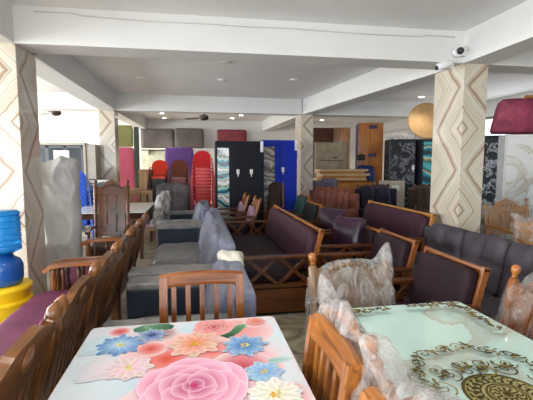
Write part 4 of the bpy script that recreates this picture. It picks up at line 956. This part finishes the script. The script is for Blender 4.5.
# ------------------------------------------------------------------ person leaning over the boards
def person():
    t = thing('person', 'person in a dark blue shirt bending over the piled boards, back to the camera', 'person', (4.62, 10.02, 0), 0)
    J = {'pelvis': (0, 0, .92, .145), 'waist': (-.02, .05, 1.06, .13), 'chest': (-.07, .16, 1.30, .155), 'neck': (-.12, .24, 1.48, .06), 'headb': (-.14, .27, 1.55, .075), 'head': (-.155, .29, 1.65, .098), 'crown': (-.16, .29, 1.74, .07),
         'shL': (-.25, .16, 1.40, .075), 'elL': (-.36, .26, 1.20, .05), 'wrL': (-.33, .40, 1.12, .032), 'haL': (-.31, .47, 1.10, .036),
         'shR': (.10, .20, 1.40, .075), 'elR': (.18, .24, 1.14, .05), 'wrR': (.06, .38, 1.09, .032), 'haR': (.02, .44, 1.08, .036),
         'hipL': (-.10, 0, .86, .11), 'knL': (-.11, -.02, .48, .07), 'anL': (-.11, .02, .09, .045), 'toL': (-.12, .14, .04, .035),
         'hipR': (.10, 0, .86, .11), 'knR': (.12, .02, .48, .07), 'anR': (.12, .06, .09, .045), 'toR': (.13, .18, .04, .035)}
    E = [('pelvis', 'waist'), ('waist', 'chest'), ('chest', 'neck'), ('neck', 'headb'), ('headb', 'head'), ('head', 'crown'), ('chest', 'shL'), ('shL', 'elL'), ('elL', 'wrL'), ('wrL', 'haL'), ('chest', 'shR'), ('shR', 'elR'), ('elR', 'wrR'), ('wrR', 'haR'),
         ('pelvis', 'hipL'), ('hipL', 'knL'), ('knL', 'anL'), ('anL', 'toL'), ('pelvis', 'hipR'), ('hipR', 'knR'), ('knR', 'anR'), ('anR', 'toR')]
    def skin(name, joints, edges, mt, grow=0., root=None, sub=2):
        me = bpy.data.meshes.new(name); ks = list(joints)
        me.from_pydata([joints[k][:3] for k in ks], [(ks.index(a), ks.index(b)) for a, b in edges], [])
        o = bpy.data.objects.new(name, me); LINK(o); o.parent = t; me.materials.append(mt)
        md = o.modifiers.new('skin', 'SKIN'); md.use_smooth_shade = True
        for i, k in enumerate(ks): r = joints[k][3]+grow; me.skin_vertices[0].data[i].radius = (r, r)
        me.skin_vertices[0].data[ks.index(root or ks[0])].use_root = True
        sb = o.modifiers.new('sub', 'SUBSURF'); sb.levels = sb.render_levels = sub; return o
    skin_m = plain('brown skin', (.22, .10, .06), .5)
    JJ = dict(J)
    for sd, s in (('L', -1), ('R', 1)):
        h = Vector(J['ha'+sd][:3])
        for i, (dx, ln) in enumerate(((-.030, .065), (-.010, .078), (.010, .072), (.028, .056))):
            a = f'f{sd}{i}a'; b = f'f{sd}{i}b'; JJ[a] = (h.x+dx, h.y+.035, h.z, .010); JJ[b] = (h.x+dx*1.3, h.y+.035+ln*.8, h.z-.02, .008); E.append(('ha'+sd, a)); E.append((a, b))
        a = f't{sd}'; JJ[a] = (h.x - s*.045, h.y+.02, h.z-.005, .011); E.append(('ha'+sd, a))
    body = skin('body', JJ, E, skin_m, root='pelvis')
    shirt = {k: J[k] for k in ('pelvis', 'waist', 'chest', 'shL', 'elL', 'shR', 'elR')}
    nk = Vector(J['chest'][:3]).lerp(Vector(J['neck'][:3]), .6); shirt['nk'] = (*nk, .085)
    skin('shirt', shirt, [('pelvis', 'waist'), ('waist', 'chest'), ('chest', 'nk'), ('chest', 'shL'), ('shL', 'elL'), ('chest', 'shR'), ('shR', 'elR')], fabric('dark blue shirt cloth', (.012, .025, .11), .7, .3), .022, 'pelvis')
    tr = {k: J[k] for k in ('pelvis', 'hipL', 'knL', 'anL', 'hipR', 'knR', 'anR')}
    skin('trousers', tr, [('pelvis', 'hipL'), ('hipL', 'knL'), ('knL', 'anL'), ('pelvis', 'hipR'), ('hipR', 'knR'), ('knR', 'anR')], fabric('dark trouser cloth', (.02, .02, .03), .8), .018, 'pelvis')
    m = M(); m.cushion((-.155, .275, 1.70), (.215, .235, .19), 2.4, seg=10, wob=.012); m.ob('hair', plain('black hair', (.012, .010, .009), .6, bmp=.6, bscale=80.), t)
    m = M(); c = Vector((-.165, .385, 1.645))
    m.prism([(0, .02), (.028, -.025), (0, -.03)], 'x', c.x-.012, c.x+.012, xf=Matrix.Translation((0, c.y, c.z))); m.ob('nose', skin_m, t)
    for s in (-1, 1):
        M().ball((c.x+s*.035, c.y-.012, c.z+.025), .012, 8).ob('eye', plain('eye white', (.7, .7, .68), .3), t); M().ball((c.x+s*.098+.008, .29, 1.64), .026, 8, 1.4).ob('ear', skin_m, t)
    M().box((c.x, c.y-.012, c.z-.055), (.045, .012, .012)).ob('mouth', plain('lips', (.25, .08, .07), .5), t)
    for sd in 'LR':
        x, y, z, r = J['to'+sd]; M().cushion((x, y-.06, .035), (.09, .26, .07), 3, seg=8).ob('shoe', blackm, t)
person()

# ------------------------------------------------------------------ back wall goods
def slab(label, cat, name, c, d, mt, rot=(0, 0, 0), group=None, n=18, wob=.008, seed=0):
    o = M().cushion((0, 0, d[2]/2), d, n, seg=10, wob=wob, seed=seed).ob(name, mt); tag(o, label, cat, group, c); o.rotation_euler = [R(a) for a in rot]; return o
gm = plain('grey brown mattress cover', (.10, .08, .07), .4, var=.25, scale=3., bmp=.3, bscale=10.)
t = thing('wall_shelf', 'long white shelf on the back wall carrying the standing mattresses', 'shelf', (0, 13.95, 2.02)); M().box((.1, 0, 0), (3.9, .48, .04)).ob('board', white, t)
for x in (-1.6, -.5, .7, 1.9): M().prism([(.22, -.02), (-.2, -.02), (.22, -.2)], 'x', x-.015, x+.015).ob('bracket', white, t)
slab('grey brown mattress standing on the back shelf, left of two', 'mattress', 'mattress', (-1.27, 13.95, 2.045), (1.08, .2, .66), gm, (0, 0, 0), 'mattresses on the back shelf')
slab('grey brown mattress standing on the back shelf, right of two', 'mattress', 'mattress', (-.22, 13.95, 2.045), (.98, .2, .68), gm, (0, 0, 0), 'mattresses on the back shelf', seed=4)
slab('maroon mattress standing on the back shelf above the black wardrobe', 'mattress', 'mattress', (1.24, 13.95, 2.045), (1.02, .2, .66), plain('maroon cover', (.20, .022, .03), .45, var=.25, bmp=.2, bscale=12.), (0, 0, 0), 'mattresses on the back shelf', seed=7)
slab('purple mattress standing behind the brown chair stack', 'mattress', 'mattress', (-.50, 12.5, 0), (.86, .16, 2.02), plain('purple cover', (.14, .06, .30), .5, var=.15), (3, 0, 0))
slab('pink foam slab standing at the left beam line in the far bay', 'mattress', 'mattress', (-1.88, 11.0, 0), (.52, .16, 1.96), plain('pink foam', (.75, .16, .25), .7, var=.08), (0, 0, 12))
slab('olive green mattress standing on top of the pink foam slab', 'mattress', 'mattress', (-1.89, 11.0, 1.975), (.50, .16, .56), plain('olive cover', (.30, .30, .10), .6, var=.1), (0, 0, 12))
slab('dark green narrow slab beside the olive green mattress', 'mattress', 'mattress', (-1.56, 11.05, 0), (.13, .14, 2.5), plain('dark green cover', (.07, .10, .07), .6), (0, 0, 12))
def poster():
    t = thing('wall_banner', 'pale yellow banner on the back wall left of the black chair stack', 'banner', (-1.25, YB-.03, .62), 0)
    M().box((0, 0, .68), (1.15, .012, 1.36), bev=.001).ob('sheet', veined('pale floral paper', (.76, .74, .56), (.52, .60, .40), 4., .6, .46, .54), t)
    for z in (0, 1.36): M().tube([(-.6, 0, z), (.6, 0, z)], .012, 8).ob('rod', W('dark', 'x'), t)
poster()
# cartons and rolls near the pink slab
kr = plain('brown cardboard', (.36, .23, .12), .8, var=.15)
for i, (x, y, w, h, d, z, lab) in enumerate(((-1.72, 10.4, .62, .90, .4, 0, 'big brown carton below the pink foam slab'), (-1.30, 10.9, .34, 1.38, .3, 0, 'tall narrow brown carton left of the black chair stack'), (-1.62, 11.3, .36, 1.30, .3, 0, 'tall brown carton between the pink slab and the narrow carton'))):
    t = thing('carton', lab, 'carton', (x, y, z), (4, -6, 9)[i], 'brown cartons in the far bay'); M().box((0, 0, h/2), (w, d, h), bev=.004).ob('box', kr, t)
    m = M(); m.box((0, -d/2-.002, h*.6), (.05, .003, h*.7), bev=0); m.ob('tape', plain('tan tape', (.48, .34, .18), .3), t)
slab('pink foam block lying in front of the big brown carton', 'foam', 'foam_block', (-1.70, 10.05, 0), (.62, .2, .78), plain('pink foam', (.75, .16, .25), .7, var=.08))

# ------------------------------------------------------------------ left bay: display cabinet, wall ornament, white box
t = thing('display_cabinet', 'wide dark glazed display cabinet with pale frame in the left bay', 'cabinet', (-2.82, 9.0, 0))
dk = plain('dark cabinet interior', (.05, .055, .065), .4); pf = plain('beige cabinet frame', (.42, .38, .32), .5)
M().box((0, .22, .98), (1.05, .04, 1.96)).ob('back_panel', dk, t)
m = M()
for s in (-1, 1): m.box((s*.54, 0, .98), (.05, .46, 1.96))
m.box((0, 0, 1.94), (1.13, .48, .05)); m.box((0, 0, .05), (1.08, .46, .1)); m.ob('frame', pf, t)
M().box((.66, .02, .97), (.18, .44, 1.94)).ob('side_unit', pf, t)
for z in (.6, 1.1, 1.5): M().box((0, .02, z), (1.03, .38, .02)).ob('shelf', dk, t)
for x in (-.34, 0, .34):
    q = M(); 
    for s in (-1, 1): q.box((x+s*.155, -.22, 1.0), (.03, .025, 1.82))
    for z in (.12, 1.88): q.box((x, -.22, z), (.34, .025, .05))
    d = q.ob('door', plain('slate door frame', (.09, .10, .11), .35), t)
    gl = plain('smoked glass', (.03, .038, .045), .12, spec=.25); M().box((x, -.22, 1.0), (.28, .006, 1.72), bev=0).ob('pane', gl, d)
M().box((.10, -.236, 1.62), (.30, .006, .38), bev=0).ob('pane_reflection', plain('white paper and reflection', (.85, .85, .84), .6), t, 'painted white reflection on the middle door')  # flat white sheet painted in for the bright reflection on the glass
t = thing('wall_ornament', 'gold arrow-shaped wooden ornament standing on the white box in the left bay', 'ornament', (-2.22, 9.05, 1.20))
m = M(); m.bar((.12, 0, .72), (-.10, 0, .38), .03, .05, (0, 1, 0)); m.bar((-.10, 0, .38), (.14, 0, .02), .03, .05, (0, 1, 0)); m.ob('chevron', W('gold', 'z'), t); M().box((.1, 0, .012), (.24, .12, .024)).ob('base', W('dark', 'x'), t)
t = thing('side_table', 'white covered box table in the left bay behind the dark film-wrapped chair', 'side table', (-2.08, 9.0, 0)); M().box((0, 0, .6), (.5, .36, 1.18), bev=.015).ob('body', plain('white sheet', (.80, .80, .78), .6), t); M().cushion((0, 0, 1.17), (.54, .4, .05), 8, seg=6).ob('cloth', plain('white sheet', (.80, .80, .78), .6), t)
slab('red folded cloth on the white box table in the left bay', 'cloth', 'folded_cloth', (-2.26, 8.95, 1.197), (.22, .2, .06), plain('red cloth', (.60, .06, .03), .7))
M_ = None

# ------------------------------------------------------------------ right: ornate wrapped sofa chairs, draped sheet
carved_chair('ornate gold-railed armchair in clear film right of the near right column', (4.32, 4.55, 0), 0, w=.72, d=.6, h=1.06, kind='gold', wrap=clear, seed=31, bare=(1,), wz=.35, amp=.05, wd=.26, name='wrapped_armchair', seatm=umber, arms=True, group='ornate armchairs in film')
carved_chair('ornate gold-railed armchair in clear film at the right edge, nearer the camera', (3.86, 3.55, 0), -20, w=.70, d=.6, h=.98, kind='gold', wrap=milky, seed=33, wz=.35, amp=.05, wd=.26, name='wrapped_armchair', seatm=umber, arms=True, group='ornate armchairs in film')
m = M(); m.cushion((0, 0, .68), (.9, .5, 1.36), 4, seg=20, wob=.05, nw=3.)
tag(m.ob('covered_furniture', plain('pale blue dust sheet', (.62, .66, .67), .5, bmp=.3, bscale=8.)), 'furniture under a pale dust sheet in front of the white marble wardrobe', 'covered furniture', None, (5.42, 5.12, 0), 5)

# ------------------------------------------------------------------ daylight and lamps
w = bpy.data.worlds.new('World'); C.world = w; w.use_nodes = True; bg = w.node_tree.nodes['Background']; bg.inputs['Color'].default_value = (.86, .93, 1, 1); bg.inputs['Strength'].default_value = 1.3
def area(name, loc, rot, sx, sy, power, col=(1, 1, 1)):
    L = bpy.data.lights.new(name, 'AREA'); L.shape = 'RECTANGLE'; L.size = sx; L.size_y = sy; L.energy = power; L.color = col
    o = bpy.data.objects.new(name, L); LINK(o); o.location = loc; o.rotation_euler = [R(a) for a in rot]; return o
area('daylight_storefront', (-2.0, YF-.35, 1.5), (90, 0, 0), 8.4, 2.6, 215, (.96, .98, 1))
area('daylight_left_windows', (XL-.55, 2.4, 1.7), (90, 0, -90), 11, 2.0, 620, (.93, .97, 1))
area('daylight_left_far_windows', (XL-.55, 11.4, 1.7), (90, 0, -90), 5, 2.0, 330, (1, .97, .92))
area('daylight_right_windows', (XR+.55, 7.7, 1.7), (90, 0, 90), 2.2, 1.9, 22, (.92, .96, 1))
for i, (x, y) in enumerate(((-.45, 2.1), (1.2, 2.1), (-1.0, 12.9), (1.3, 12.8), (5.0, 8.3), (4.3, 13.2), (5.25, 5.7))):  # first two spots serve the unseen lights added over the tables
    L = bpy.data.lights.new('ceiling_lamp_light', 'SPOT'); L.energy = (32, 28, 70, 60, 22, 110, 14)[i]; L.spot_size = R(130); L.spot_blend = .8; L.shadow_soft_size = .07; L.color = (1, .95, .86)
    o = bpy.data.objects.new('ceiling_lamp_light', L); LINK(o); o.location = (x, y, HC-.06)

# ------------------------------------------------------------------ camera
cam = bpy.data.cameras.new('camera'); co = bpy.data.objects.new('camera', cam); LINK(co); C.camera = co
cam.sensor_fit = 'HORIZONTAL'; cam.sensor_width = 36.; cam.lens = 395/533*36; cam.clip_start = .05
co.location = (0, 0, 1.55); co.rotation_euler = (PI/2 - math.atan(37/395), 0, -math.atan(70/395))
vs = C.view_settings; vs.view_transform = 'Standard'; vs.look = 'None'; vs.gamma = 1; vs.use_curve_mapping = False; vs.exposure = .45
